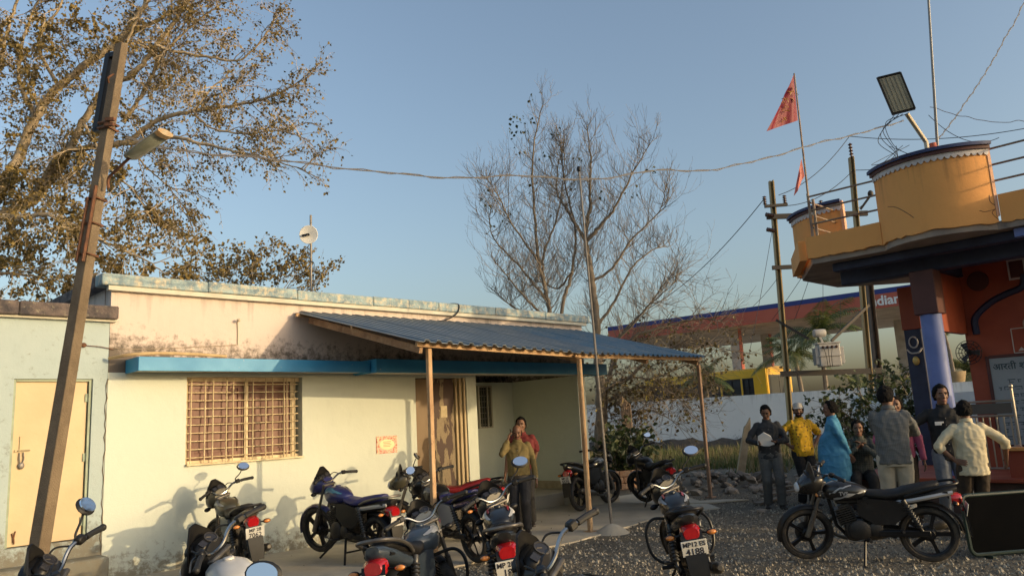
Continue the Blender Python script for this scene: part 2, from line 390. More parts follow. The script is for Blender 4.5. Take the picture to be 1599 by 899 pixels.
# chajja (concrete sunshade) with blue fascia; the stretch over the door stands further out
def chajja(u0, u1, dep, zb, zt):
    c = (u0 + u1) / 2; s = MB(); s.box((c, -dep / 2 + .012, (zb + zt) / 2 + .01), (u1 - u0 - .03, dep - .024, zt - zb - .02))
    s.build('sunshade_slab', soffit_m, hall)
    f = MB(); f.box((c, -dep, (zb + zt) / 2), (u1 - u0, .03, zt - zb), ch=.004)
    f.box((u0 + .006, -dep / 2 - .006, (zb + zt) / 2), (.02, dep - .02, zt - zb)); f.box((u1 - .006, -dep / 2 - .006, (zb + zt) / 2), (.02, dep - .02, zt - zb))
    f.build('sunshade_fascia', blue_m, hall)
chajja(.20, 3.58, .46, 2.515, 2.69); chajja(3.60, 9.16, .60, 2.505, 2.715)
m = MB(); m.tube(bez([(-.02, -.08, 2.70), (.15, -.35, 2.725), (.5, -.40, 2.745), (1.0, -.40, 2.74), (1.35, -.39, 2.725)]), [.022] * 25 + [.020] * 8, 8)
tag(m.build('bamboo_stick', mat('dry_bamboo', (.55, .40, .21), .7, c2=(.42, .29, .15), sc_=12)), 'bent bamboo stick lying on the left end of the blue sunshade', 'stick')
bpy.data.objects['bamboo_stick'].location = C0; bpy.data.objects['bamboo_stick'].rotation_euler = (0, 0, BROT)

# window: two brown shutters, cream frame, welded cream grille of separate bars
wx0, wx1, wz0, wz1 = .98, 2.69, 1.305, 2.48
win = MB(); fwid = .055
for a, b_ in (((wx0 + wx1) / 2, wz0 + .03), ((wx0 + wx1) / 2, wz1 - .03)): win.box((a, .12, b_), (wx1 - wx0, .06, .06))
for a in (wx0 + .03, wx0 + .88, wx1 - .12): win.box((a, .118, (wz0 + wz1) / 2), (fwid, .062, wz1 - wz0 - .12))
win = win.build('window', grille_m, hall)
for i, (a, b_) in enumerate(((wx0 + .06, wx0 + .85), (wx0 + .91, wx1 - .15))):
    s = MB(); cx = (a + b_) / 2; hw = (b_ - a) / 2; cz = (wz0 + wz1) / 2
    s.box((cx, .13, cz), (b_ - a - .004, .022, wz1 - wz0 - .124))
    for z in (wz0 + .11, cz, wz1 - .11): s.box((cx, .113, z), (b_ - a - .01, .02, .09), ch=.004)
    for x in (a + .05, b_ - .05): s.box((x, .111, cz), (.085, .02, wz1 - wz0 - .14), ch=.004)
    s.build('shutter', wood_br, win)
m = MB(); m.box(((wx0 + wx1) / 2, .02, wz0 + .012), (wx1 - wx0 - .01, .16, .024)); m.build('window_sill', grille_m, win)
gv = [.075, .265, .375, .565, .66, .845, .95, 1.145, 1.25, 1.43, 1.475, 1.60]
for x in gv:
    m = MB(); m.tube([(wx0 + x, .03, wz0 + .0), (wx0 + x + .002, .03, wz1 - .01)], .0085, 6); m.build('grille_bar', grille_m, win)
for k in range(10):
    z = wz0 + .10 + k * .108; m = MB(); m.tube([(wx0, .042, z), (wx0 + .8, .044, z - .004), (wx1 - .05, .042, z + .003)], .0075, 6); m.build('grille_bar', grille_m, win)

# door in the recess: brown leaf, peeling leaf, stepped cream frame
door_dk = mat('brown_door_paint', (.19, .115, .05), .5, c2=(.15, .09, .038), sc_=3, stretch=(1, 1, .3))
def peel():
    M_, t, b = newmat('peeling_door_paint'); b.inputs['Roughness'].default_value = .6
    n = noise_tex(t, 3.2, 8, .62, stretch=(1.8, 1, .55), dist=.4); n2 = noise_tex(t, 30, 4)
    f = ramp(t, n.outputs[0], [(.505, (0, 0, 0)), (.52, (1, 1, 1))]).outputs[0]
    base = ramp(t, n2.outputs[0], [(.3, (.21, .155, .088)), (.7, (.27, .205, .12))]).outputs[0]
    L(t, mixc(t, f, base, (.055, .024, .016)), b.inputs['Base Color'])
    bp = N(t, 'ShaderNodeBump'); bp.inputs['Strength'].default_value = .4; bp.inputs['Distance'].default_value = .01; bp.invert = True
    L(t, f, bp.inputs['Height']); L(t, bp.outputs[0], b.inputs['Normal']); return M_
d = MB(); d.box((5.0, .20, 1.30), (.40, .045, 2.34), ch=.004); dr = d.build('door', door_dk, hall)
d = MB(); d.box((5.475, .16, 1.30), (.53, .04, 2.34), ch=.004); dl = d.build('door_leaf', peel(), dr)
d = MB(); d.box((5.50, .137, 1.9), (.14, .004, .2)); d.build('paper_notice', mat('old_paper', (.55, .46, .30), .8, c2=(.45, .36, .22), sc_=14), dr)
d = MB(); d.tube([(5.25, .13, 1.1), (5.25, .10, 1.12), (5.25, .10, 1.24), (5.25, .13, 1.26)], .009, 8); d.build('handle', black_st, dr)
for k, (x, y, ww) in enumerate(((5.765, .10, .05), (5.83, .06, .06), (5.89, .02, .045))):
    d = MB(); d.box((x, y + .05, 1.30), (ww, .10, 2.36), ch=.004); d.build('door_frame', mat('door_frame_paint', (.52, .41, .24), .55, c2=(.38, .28, .15), sc_=6, stretch=(1, 1, .2)) if k == 0 else bpy.data.materials['door_frame_paint'], hall)
m = MB(); m.box((5.355, .0, .06), (1.13, .6, .12), ch=.01); m.build('door_step', concrete, hall)
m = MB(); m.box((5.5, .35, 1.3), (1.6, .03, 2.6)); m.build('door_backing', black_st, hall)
# small barred window at the back of the veranda
sw = MB()
for a, b_, s_ in ((8.06, 1.58, (.40, .05, .04)), (8.06, 2.44, (.40, .05, .04)), (7.88, 2.01, (.04, .05, .82)), (8.24, 2.01, (.04, .05, .82)), (8.13, 2.01, (.03, .05, .82))): sw.box((a, 1.905, b_), s_)
sw = sw.build('window', mat('grey_window_frame', (.36, .34, .27), .6), hall)
m = MB(); m.box((8.06, 1.922, 2.01), (.36, .008, .82)); m.build('pane', glass, sw)
for k in range(4):
    m = MB(); m.tube([(7.95 + k * .075, 1.88, 1.58), (7.95 + k * .075, 1.88, 2.44)], .008, 6); m.build('grille_bar', mat('dark_grille', (.16, .15, .12), .6) if k == 0 else bpy.data.materials['dark_grille'], sw)
for k in range(7):
    m = MB(); m.tube([(7.9, 1.888, 1.64 + k * .12), (8.22, 1.888, 1.64 + k * .12)], .006, 6); m.build('grille_bar', bpy.data.materials['dark_grille'], sw)
# conduit with a small hook, wire
m = MB(); m.tube(bez([(1.68, -.012, 2.93), (1.68, -.012, 3.1), (1.675, -.014, 3.22), (1.67, -.02, 3.26), (1.66, -.06, 3.29)]), .008, 6); m.ell((1.66, -.075, 3.275), (.03, .03, .022))
m.build('wall_pipe', mat('pipe_paint', (.55, .46, .33), .6), hall)
m = MB(); m.tube(bez([(.0, -.012, 2.85), (.25, -.012, 2.83), (.9, -.012, 2.87), (1.66, -.012, 2.93)]), .004, 5); m.build('wall_wire', mat('old_wire', (.35, .28, .2), .7), hall)
m = MB(); m.tube(bez([(5.0, -.12, 3.42), (5.35, -.13, 3.46), (5.65, -.125, 3.60), (5.72, -.12, 3.76), (5.66, .0, 3.80), (5.6, .15, 3.79)]), .012, 6); m.build('drain_hose', black_st, hall)
# printed notice on the wall
def notice():
    M_, t, b = newmat('printed_notice'); b.inputs['Roughness'].default_value = .6
    n = noise_tex(t, 28, 5, .7); n2 = noise_tex(t, 7, 3)
    o = ramp(t, n2.outputs[0], [(.35, (.85, .58, .38)), (.6, (.82, .38, .30))]).outputs[0]
    f = ramp(t, n.outputs[0], [(.52, (0, 0, 0)), (.6, (1, 1, 1))]).outputs[0]; o = mixc(t, f, o, (.45, .10, .06)); L(t, o, b.inputs['Base Color']); return M_
m = MB(); m.box((0, 0, 0), (.40, .012, .27), ch=.003); pr = m.build('wall_notice', notice(), None, bl(4.18, .008, 1.405), (0, 0, BROT))
tag(pr, 'small red and yellow printed notice on the cream wall left of the door', 'notice')
m = MB(); m.ell((0, -.008, 0), (.145, .004, .085), seg=20); m.build('notice_panel', mat('notice_yellow', (.86, .72, .42), .6), pr)
m = MB()
for k in range(4): m.box((random.uniform(-.01, .01), -.0135, .045 - k * .024), (.15 - .02 * (k % 2), .002, .007))
m.build('printed_lines', mat('notice_ink', (.42, .16, .09), .6), pr)

# ------------------------------------------------------------------ left annex with yellow door
ann = empty('annex_room', C0, BROT, 'low mint green room with black stained coping and yellow metal door', 'building')
w = MB(); openings(w, -4.0, -.004, 0, 3.22, [(-1.01, -.17, .54, 2.45)], 0.004, .22); w.build('wall', mint, ann)
w = MB(); w.box((-3.9, 2.5, 1.6), (.2, 4.5, 3.2)); w.box((-2, 4.9, 1.6), (4, .2, 3.2)); w.box((-2, 2.4, 3.16), (3.98, 4.6, .1)); w.build('rear_wall', mint, ann)
for i, (p, q) in enumerate(((-4.1, -2.2), (-2.195, -1.03), (-1.025, .06))):
    m = MB(); m.box(((p + q) / 2, .0, 3.275), (q - p, .26, .165), ch=.012); m.build('coping_block', cope_dk, ann)
m = MB(); m.box((-1.97, -.03, 3.18), (4.06, .08, .03)); m.build('cornice', soffit_m, ann)
d = MB(); d.box((-.60, .085, 1.49), (.775, .035, 1.88), ch=.004); dr = d.build('door', yellow_door, ann)
fr = mat('door_frame_green', (.33, .40, .30), .6, c2=(.24, .28, .2), sc_=5)
d = MB(); d.box((-.995, .09, 1.495), (.028, .12, 1.90)); d.box((-.19, .09, 1.495), (.028, .12, 1.90)); d.box((-.59, .09, 2.435), (.776, .12, .028)); d.build('door_frame', fr, ann)
d = MB(); d.box((-.88, .058, 1.62), (.15, .012, .025)); d.tube([(-.93, .05, 1.62), (-.80, .05, 1.622)], .008, 8); d.box((-.90, .06, 1.70), (.018, .012, .17)); d.build('bolt', mat('latch_steel', (.30, .25, .16), .5, m=.5), dr)
d = MB(); d.tube(bez([(-.905, .05, 1.60), (-.905, .045, 1.52), (-.885, .045, 1.46), (-.86, .045, 1.52), (-.865, .05, 1.60)]), .007, 6); d.ell((-.883, .045, 1.45), (.034, .016, .040)); d.build('padlock', galv, dr)
d = MB(); d.tube(bez([(-.935, .06, .70), (-.915, .05, .63), (-.91, .055, .58)]), .008, 6); d.tube(bez([(-.90, .06, .72), (-.915, .05, .66), (-.92, .055, .60)]), .008, 6); d.build('lower_hook', rust, dr)
m = MB(); rr_ = random.Random(5); m.tube([(-.012 + rr_.uniform(-.012, .012), -.002, .05 + k * .08) for k in range(31)], [rr_.uniform(.003, .009) for k in range(31)], 5); m.build('wall_crack', mat('dark_crack', (.16, .13, .09), .95), ann)
for z in (.75, 1.5, 2.22): d = MB(); d.box((-.213, .062, z), (.05, .02, .10), ch=.003); d.tube([(-.203, .05, z - .055), (-.203, .05, z + .055)], .009, 8); d.build('hinge', fr, dr)
m = MB(); m.box((-.58, -.16, .17), (1.15, .32, .34), ch=.015); m.build('door_step', mint, ann)
m = MB(); m.tube(bez([(-.28, -.01, 2.86), (-.12, -.02, 2.85), (.05, -.015, 2.82)]), .005, 5); m.ell((-.30, -.02, 2.865), (.035, .02, .03)); m.build('wall_hook', rust, ann)

# ------------------------------------------------------------------ lean-to canopy
cano = empty('lean_to_canopy', C0, BROT, 'blue corrugated sheet lean-to roof on three orange steel posts', 'canopy')
def eave(u):        # front edge as measured: it sags and turns in to the right
    P = [(2.92, 2.66, 2.745), (5.9, 2.78, 2.655), (10.33, 2.12, 2.745)]
    for a, b_ in zip(P, P[1:]):
        if u <= b_[0] or b_ is P[-1]:
            t = (u - a[0]) / (b_[0] - a[0]); return (a[1] + (b_[1] - a[1]) * t, a[2] + (b_[2] - a[2]) * t)
def rear(u):
    return 3.45 - max(0, u - 9.0) * .10
U0, U1 = 2.75, 10.35
def roofpt(u, t, dz=0.):
    d_, z_ = eave(u); uu = 2.62 + (u - 2.75) if False else u
    s = (u - U0) / (U1 - U0); ur = 2.56 + s * (10.2 - 2.56)
    zr = rear(ur); return V((ur + (u - ur) * t, -(.03 + (d_ - .03) * t), zr + (z_ - zr) * t + dz))
ns = 8; pitch = .178
for i in range(ns):
    a = U0 + (U1 - U0) * i / ns; b_ = U0 + (U1 - U0) * (i + 1) / ns + (.05 if i < ns - 1 else 0)
    prof = []; u = a
    while u < b_ - 1e-4:
        for du, hh in ((0, 0), (.085, 0), (.105, .032), (.155, .032), (.178, 0)):
            if u + du <= b_ and (not prof or u + du > prof[-1][0] + 1e-5): prof.append((u + du, hh))
        u += pitch
    m = MB(); k = len(prof); rows = 5; ext = .03 * random.random()
    top = [[roofpt(q, t / (rows - 1) * (1.04 + ext), hh + .004 * (i % 2)) for q, hh in prof] for t in range(rows)]
    bot = [[p - V((0, 0, .003)) for p in r] for r in top]
    vs = [p for r in top for p in r] + [p for r in bot for p in r]; o = rows * k; fs = []
    for r in range(rows - 1):
        for j in range(k - 1):
            q = r * k + j; fs.append((q, q + 1, q + k + 1, q + k)); fs.append((o + q, o + q + k, o + q + k + 1, o + q + 1))
    for j in range(k - 1):
        q = (rows - 1) * k + j; fs.append((q, q + 1, o + q + 1, o + q))
    for r in range(rows - 1):
        for e in (0, k - 1):
            q = r * k + e; fs.append((q, q + k, o + q + k, o + q))
    m.add(vs, fs); m.build('roof_sheet', sheet_glare if i < 4 else sheet_m, cano, smooth=20)
def pp(u, t, dz): return roofpt(u, t, dz)
def beam(name, a, b_, w_, h_, m_, n=1):
    q = MB(); q.bar(a, b_, w_, h_); return q.build(name, m_, cano)
beam('front_beam', pp(2.86, .985, -.055), pp(5.9, .985, -.055), .05, .075, rust_or); beam('front_beam', pp(5.9, .985, -.058), pp(10.3, .985, -.05), .05, .075, rust_or)
beam('purlin', pp(2.80, .5, -.03), pp(5.9, .5, -.03), .04, .05, rust_or); beam('purlin', pp(5.9, .5, -.03), pp(10.2, .5, -.03), .04, .05, rust_or); beam('purlin', pp(2.7, .04, -.03), pp(9.4, .04, -.03), .04, .05, rust_or)
raf = mat('rusty_rafter', (.36, .22, .125), .75, c2=(.22, .125, .07), sc_=7, bump=.3, c3=(.45, .32, .2), sc3=12)
for u in (2.95, 5.9, 8.1, 10.2): beam('rafter', pp(u, .03, -.10), pp(u, .975, -.13), .055, .095, raf)
P1 = bl(3.085, 2.573); P2 = bl(5.79, 2.80); P3 = V((3.67, 15.56, 0))
for p, tp in ((P1, 2.66), (P2, 2.55), (P3, 2.62)):
    lp = MX.Rotation(-BROT, 3, 'Z') @ (p - C0); m = MB(); m.box((lp.x, lp.y, tp / 2), (.062, .062, tp), ch=.006); m.box((lp.x, lp.y, .01), (.16, .16, .03))
    m.build('post', rust_or if p is not P3 else mat('grey_brown_post', (.34, .22, .15), .75, c2=(.24, .15, .1), sc_=7), cano)
m = MB(); lp = MX.Rotation(-BROT, 3, 'Z') @ (P2 - C0); m.tube(bez([(lp.x - .09, lp.y, 2.60), (lp.x - .02, lp.y, 2.56), (lp.x + .0, lp.y - .005, 2.45)]), .02, 7); m.build('brace', rust_or, cano)
# ------------------------------------------------------------------ leaning concrete pole with street light
pa = at(40, 985, 6.3); pt = at(190, 70, 7.5); ax = (pt - pa).normalized()
pole = empty('utility_pole', pa, 0, 'leaning square concrete utility pole in front of the yellow door', 'pole')
def rel(o, p): return p - o.location
ang = R(-22)                     # which way the square section faces
def sq_ring(c, hw, a, axd):
    x = (V((math.cos(a), math.sin(a), 0)) - axd * axd.dot(V((math.cos(a), math.sin(a), 0)))).normalized(); y = axd.cross(x)
    return [c + x * hw * i + y * hw * j * .8 for i, j in ((-1, -.92), (-.92, -1), (.92, -1), (1, -.92), (1, .92), (.92, 1), (-.92, 1), (-1, .92))]
Lp = (pt - pa).length; m = MB(); m.rings([sq_ring(ax * (Lp * t), .070 - .022 * t, ang, ax) for t in (0, .2, .4, .6, .8, .995, 1.0)]); m.build('shaft', pole_m, pole)
sx = (V((math.cos(ang), math.sin(ang), 0)) - ax * ax.dot(V((math.cos(ang), math.sin(ang), 0)))).normalized(); sy = ax.cross(sx)
def onpole(t, a=0, b_=0): return ax * (Lp * t) + sx * a + sy * b_
# channel-iron bracket at the top left
m = MB(); m.bar(onpole(.832, -.15, 0), onpole(.985, -.15, 0), .05, .06, sx); m.bar(onpole(.835, -.15, 0), onpole(.835, -.05, 0), .05, .05, ax); m.bar(onpole(.982, -.17, 0), onpole(.982, -.05, 0), .045, .05, ax); m.build('bracket', black_st, pole)
for t in (.832, .842, .70, .655, .60):
    m = MB(); h = .066; m.tube([onpole(t, h * a, h * .85 * b_) for a, b_ in ((-1, -1), (1, -1), (1, 1), (-1, 1))], .012, 6, loop=True)
    if t > .8: m.bar(onpole(t, .07, -.09), onpole(t, .16, -.07), .03, .03)
    m.build('clamp', rust, pole)
m = MB(); m.tube(bez([onpole(.915, .02, -.085), onpole(.92, .05, -.12), onpole(.93, .075, -.09)]), .01, 6); m.build('hook_bolt', rust, pole)
m = MB(); m.tube([onpole(.585, .055, -.075), onpole(.72, .065, -.075)], .016, 7); m.tube([onpole(.585, -.02, -.08), onpole(.70, -.01, -.08)], .014, 7); m.build('conduit', rust, pole)
l0 = at(170, 278, 7.12) ; l1 = at(202, 247, 7.0); l2 = at(256, 209, 6.85)
lamp = empty('street_light', l0, 0, 'old tube street light on a bent arm of the leaning concrete pole', 'street light')
m = MB(); m.tube(bez([V((0, 0, -.10)), V((0, 0, 0)), (l1 - l0) * .4 + V((0, 0, .005)), (l1 - l0), (l1 - l0) + (l2 - l1) * .2]), .014, 8); m.build('arm', rust, lamp)
dd = (l2 - l1).normalized(); s_ = dd.cross(V((0, 0, 1))).normalized(); u_ = s_.cross(dd)
def ringl(t, w_, h_): return [(l1 - l0) + (l2 - l1) * t + s_ * (w_ * math.cos(q)) + u_ * (h_ * math.sin(q)) for q in [PI * k / 8 for k in range(9)]]
m = MB(); m.rings([ringl(t, w_, h_) for t, w_, h_ in ((-.04, .03, .02), (.02, .072, .032), (.5, .085, .036), (.97, .085, .036), (1.0, .075, .03))]); m.build('housing', mat('grey_lamp_housing', (.45, .43, .36), .5, m=.3, c2=(.3, .28, .22), sc_=9), lamp)
def ringd(t, w_, h_): return [(l1 - l0) + (l2 - l1) * t + s_ * (w_ * math.cos(q)) - u_ * (h_ * math.sin(q)) for q in [PI * k / 8 for k in range(9)]]
m = MB(); m.rings([ringd(t, w_, h_) for t, w_, h_ in ((.03, .065, .01), (.1, .076, .026), (.9, .076, .026), (.96, .065, .01))]); m.build('diffuser', mat('clouded_diffuser', (.34, .36, .30), .25, c2=(.22, .24, .19), sc_=6), lamp)
m = MB(); q0 = (l1 - l0) + (l2 - l1) * .985; m.rings([[q0 + dd * e + s_ * (.084 * math.cos(q)) + u_ * (.036 * math.sin(q)) for q in [2 * PI * k / 16 for k in range(16)]] for e in (-.02, .03)]); m.build('end_cap', mat('rusty_end_cap', (.42, .34, .22), .6, c2=(.4, .24, .1), sc_=20), lamp)

# ------------------------------------------------------------------ dish aerial on the roof
db = at(486, 452, 13.2); db.z = 3.62; dt = vert_over(486, 336, db)
dish = empty('dish_aerial', db, 0, 'small round white dish aerial on a thin mast above the roof', 'aerial')
m = MB(); m.tube([(0, 0, 0), V((0, 0, dt.z - db.z))], .02, 7); m.build('mast', galv, dish)
dc = vert_over(480, 367, db); m = MB(); a = V((.02, -1, -.12)).normalized()
c_ = V((-.02, 0, dc.z - db.z)) + a * .08; m.lathe([(.001, -.06), (.10, -.055), (.15, -.02), (.162, .0), (.156, .004), (.12, -.004), (.001, -.022)], c_, a, 20, caps=False); m.build('dish', white_p, dish)
m = MB(); m.bar(c_ + a * .02 + V((-.11, 0, -.015)), c_ + a * .03 + V((.02, 0, .0)), .03, .03); m.tube([c_ - a * .02, c_ + a * .06], .018, 6); m.build('feed', black_st, dish)
m = MB(); m.tube(bez([V((0, 0, dc.z - db.z - .1)), V((-.05, -.02, dc.z - db.z - .25)), V((-.01, -.02, dc.z - db.z - .45)), V((.06, -.02, dc.z - db.z - .55)), V((.01, -.02, .3))]), .006, 5); m.build('cable', black_st, dish)

# ------------------------------------------------------------------ tall thin steel pole in front of the canopy
b0 = onz(956, 832); t0 = vert_over(904, 266, b0)
tp = empty('steel_mast', b0, 0, 'tall thin grey steel mast leaning in front of the canopy', 'mast')
m = MB(); dv = t0 - b0; m.tube([V((0, 0, 0)), dv * .45, dv], [.021, .019, .014], 8); m.build('tube', galv, tp)
m = MB(); m.ell(dv + V((0, 0, .02)), (.035, .035, .05)); m.build('cap', black_st, tp)
m = MB(); m.lathe([(.28, -.02), (.2, .05), (.1, .11), (.02, .14)], (0, 0, 0), seg=14); m.build('footing', concrete, tp)

# ------------------------------------------------------------------ wires
wire_m = mat('pale_cable', (.16, .15, .15), .6); wire_dk = mat('dark_cable', (.04, .04, .045), .6)
def wire(a, b_, sag, label, r=.008, m_=None, wob=0., n=40, twist=False):
    a = V(a); b_ = V(b_); rr = random.Random(int(a.x * 100) + n)
    P = []
    for i in range(n + 1):
        t = i / n; p = a.lerp(b_, t); p.z -= sag * 4 * t * (1 - t)
        p.z += wob * noise.noise((t * 9, a.x, 3)) ; P.append(p)
    m = MB(); m.tube(P, r, 5)
    if twist:
        Q = [p + V((math.sin(i * 1.7) * .018, 0, math.cos(i * 1.7) * .018)) for i, p in enumerate(P)]; m.tube(Q, r * .8, 5)
    o = m.build('overhead_wire', m_ or wire_dk); tag(o, label, 'wire', 'overhead wires'); return o

# ------------------------------------------------------------------ trees
bark_pale = mat('pale_bark', (.50, .40, .27), .85, c2=(.28, .215, .135), sc_=5, bump=.5, bsc=18, c3=(.16, .12, .08), sc3=9, lo3=.6, hi3=.75)
bark_grey = mat('grey_bark', (.24, .20, .155), .85, c2=(.16, .13, .10), sc_=6, bump=.4, bsc=20)
leaf_dry = leafmat('dry_peepal_leaves', (.10, .072, .024), (.22, .16, .045), (.36, .25, .075))
leaf_dark = leafmat('dark_leaves', (.022, .035, .014), (.05, .065, .022), (.11, .09, .03))
leaf_green = leafmat('bush_leaves', (.02, .035, .012), (.045, .07, .02), (.10, .11, .03))
leaf_brown = leafmat('brown_green_leaves', (.075, .05, .02), (.13, .095, .028), (.19, .16, .04))
class Tree:
    def __init__(s, seed): s.b = MB(); s.t = MB(); s.l = MB(); s.r = random.Random(seed); s.tw = 0
    def rv(s, k=1.): return V((s.r.uniform(-k, k), s.r.uniform(-k, k), s.r.uniform(-k, k)))
    def leaf(s, p, size, droop=.5):
        r = s.r; d = (s.rv() + V((0, 0, -droop))).normalized(); a = d.cross(s.rv()).normalized(); L_ = size * r.uniform(.7, 1.25); w_ = L_ * .38
        q = p + d * L_ * .12; n_ = d.cross(a) * (L_ * .12)
        s.l.add([q, q + d * L_ * .4 + a * w_ - n_, q + d * L_, q + d * L_ * .4 - a * w_ - n_, q + d * L_ * .45], [(0, 4, 1), (1, 4, 2), (0, 3, 4), (3, 2, 4)])
    def limb(s, pts, r0, r1, seg=8, n=7):
        P = bez(pts, n); k = len(P)
        P = [p + s.rv(.012) * (1 + 8 * r0) for p in P]
        s.b.tube(P, [r0 + (r1 - r0) * i / (k - 1) for i in range(k)], seg); return P
    def twig(s, p, d, ln, r0, lev, grav, up_, leaves, lsz, spread=.8, kids=(2, 4), wig=.25, dens=1.):
        r = s.r; n = max(3, int(3 + lev)); P = [p]; q = p.copy(); d = d.normalized()
        for i in range(n):
            d = (d + s.rv(wig) + V((0, 0, up_ - grav * (i / n)))).normalized(); q = q + d * (ln / n); P.append(q.copy())
        (s.b if r0 > .012 else s.t).tube(P, [max(.0025, r0 * (1 - .65 * i / n)) for i in range(n + 1)], 5 if r0 > .012 else 3, caps=False)
        if lev > 0:
            for k in range(r.randint(*kids)):
                i = r.randint(1, n); b_ = P[i]; dd = (P[i] - P[i - 1]).normalized()
                nd = (dd + s.rv(spread)).normalized()
                s.twig(b_, nd, ln * r.uniform(.45, .75), r0 * .55, lev - 1, grav, up_, leaves, lsz, spread, kids, wig, dens)
        if leaves and lev <= 1:
            for k in range(int(leaves * r.uniform(.4, 1.4))):
                i = r.randint(1, n); s.leaf(P[i] + s.rv(.05), lsz)
    def build(s, name, label, cat, base, bm, lm, group=None, trunk='trunk'):
        e = empty(name, base, 0, label, cat, group); o = V(base)
        for mb, nm, m_ in ((s.b, trunk, bm), (s.t, 'twigs', bm), (s.l, 'foliage', lm)):
            if mb.f:
                mb.v = [tuple(V(q) - o) for q in mb.v]; ob = mb.build(nm, m_, e, smooth=50 if nm != 'foliage' else None)
                if nm != trunk: ob['kind'] = 'stuff'
        return e
def A(pts, dep, dd=0.): return [at(x, y, dep + dd * i / max(1, len(pts) - 1)) for i, (x, y) in enumerate(pts)]

# large half-bare tree on the left: limbs as seen, trunk out of frame
T = Tree(11); D = 14.0
limbs = [([(-190, 640), (-120, 470), (-40, 360), (0, 292), (30, 248), (55, 182), (92, 135), (155, 86), (192, 55), (228, 3), (250, -60)], .13, .04, 0, 2.),
 ([(-120, 470), (-60, 380), (0, 337), (50, 313), (90, 268), (130, 192), (162, 142), (212, 112), (245, 70), (280, 20), (300, -40)], .11, .03, 1.0, .5),
 ([(50, 313), (80, 262), (102, 236), (145, 230), (200, 220), (236, 193), (300, 174), (345, 168), (392, 160), (438, 144), (488, 116)], .075, .012, 1.2, -1.),
 ([(145, 230), (200, 224), (258, 214), (322, 226), (382, 240), (430, 252), (476, 266)], .05, .008, .8, -1.5),
 ([(155, 86), (210, 50), (270, 18), (330, -30)], .055, .02, 1.5, 1), ([(192, 190), (216, 158), (240, 112), (252, 86), (300, 40), (340, 10)], .045, .012, 1.2, .5),
 ([(270, 80), (330, 90), (376, 93), (416, 54), (432, 22)], .03, .008, 1, 0), ([(245, 70), (260, 78), (270, 80)], .032, .03, .8, 0),
 ([(0, 337), (40, 338), (82, 338), (150, 370), (215, 400), (262, 428)], .05, .008, -.6, -.5), ([(-60, 380), (-20, 420), (40, 430), (100, 440)], .05, .01, -.5, .5),
 ([(55, 182), (30, 120), (40, 50), (70, -20)], .05, .02, 1, 1), ([(0, 292), (-20, 200), (0, 100), (20, 20), (50, -40)], .06, .02, 1, 1), ([(92, 135), (60, 70), (95, 5), (100, -40)], .04, .012, 1.5, 0),
 ([(200, 220), (225, 258), (262, 290), (280, 320)], .022, .005, .6, -.6), ([(300, 174), (330, 200), (380, 208), (440, 205), (470, 215)], .022, .005, .3, -.6),
 ([(300, 174), (340, 130), (350, 148), (372, 130)], .02, .006, .3, 0), ([(162, 142), (190, 80), (215, 30), (240, -10)], .04, .012, 1, 0), ([(130, 192), (170, 260), (210, 300), (240, 350)], .03, .006, .3, -.4)]
for pts, r0, r1, dd, d2 in limbs:
    P = T.limb(A(pts, D + dd, d2), r0, r1)
    n = len(P)
    for i in range(3, n):
        t = i / n
        for k in range(T.r.choice((0, 1, 1))):
            d = ((P[i] - P[i - 1]).normalized() * .7 + T.rv(.9)); ln = T.r.uniform(.45, .95)
            xpx = (P[i] - CAM).dot(rt) / (P[i] - CAM).dot(fw) * FPX + 800
            lv = 4 if xpx < 170 else (2.6 if xpx < 300 else 1.6)
            T.twig(P[i], d, ln * (1 if xpx < 330 else .7), .012, 2, .35, .02, lv * 1.5, .062, .75, (3, 5), .28)
tb = at(-190, 640, D); P = T.limb([V((tb.x - .3, tb.y + .4, -.1)), V((tb.x - .2, tb.y + .2, .8)), tb], .24, .14)
for i in range(110):            # leaf clusters of the dense left and lower parts
    x = T.r.uniform(-60, 330); y = T.r.uniform(-20, 430)
    if x > 150 and (y < 235 or T.r.random() > .75): continue
    if x > 90 and y < 150 and T.r.random() < .6: continue
    if y > 235 and x > 230 + (y - 235) * .2: continue
    p = at(x, y, T.r.uniform(D - .8, D + 1.6)); T.twig(p, T.rv() + V((.3, 0, -.2)), .6, .010, 1, .4, 0, 20, .085, .8, (2, 4), .3)
for i in range(48):             # the drooping lower skirt above the annex roof
    x = T.r.uniform(-30, 290); y = T.r.uniform(330, 455)
    if x > 180 and y > 440: continue
    p = at(x, y, T.r.uniform(D + .5, D + 2.5)); T.twig(p, T.rv() + V((.3, 0, -.2)), .6, .010, 1, .4, 0, 22, .085, .8, (2, 4), .3)
T.build('peepal_tree', 'large half-bare tree with pale limbs reaching in from the left', 'tree', (tb.x - .3, tb.y + .4, 0), bark_pale, leaf_dry)

# leafy crown showing over the roof
T = Tree(5); cb = at(400, 470, 19); base = V((cb.x, cb.y, 0)); T.limb([base, base + V((.1, 0, 2)), cb + V((0, 0, -.6))], .14, .09)
for i in range(70):
    x = T.r.gauss(400, 55); yt = 395 + abs(x - 395) ** 1.5 * .035; y = T.r.uniform(yt + 14, 470)
    if not 285 < x < 492: continue
    p = at(x, y, 19 + T.r.uniform(-1.2, 1.2)); T.twig(p, V((T.r.uniform(-.6, .6) + (x - 400) / 140, T.r.uniform(-.5, .5), .45)), .55, .012, 2, 0, .06, 6, .085, .7, (2, 3), .25)
T.build('leafy_tree', 'small leafy tree crown rising behind the long cream roof', 'tree', base, bark_grey, leaf_dry)

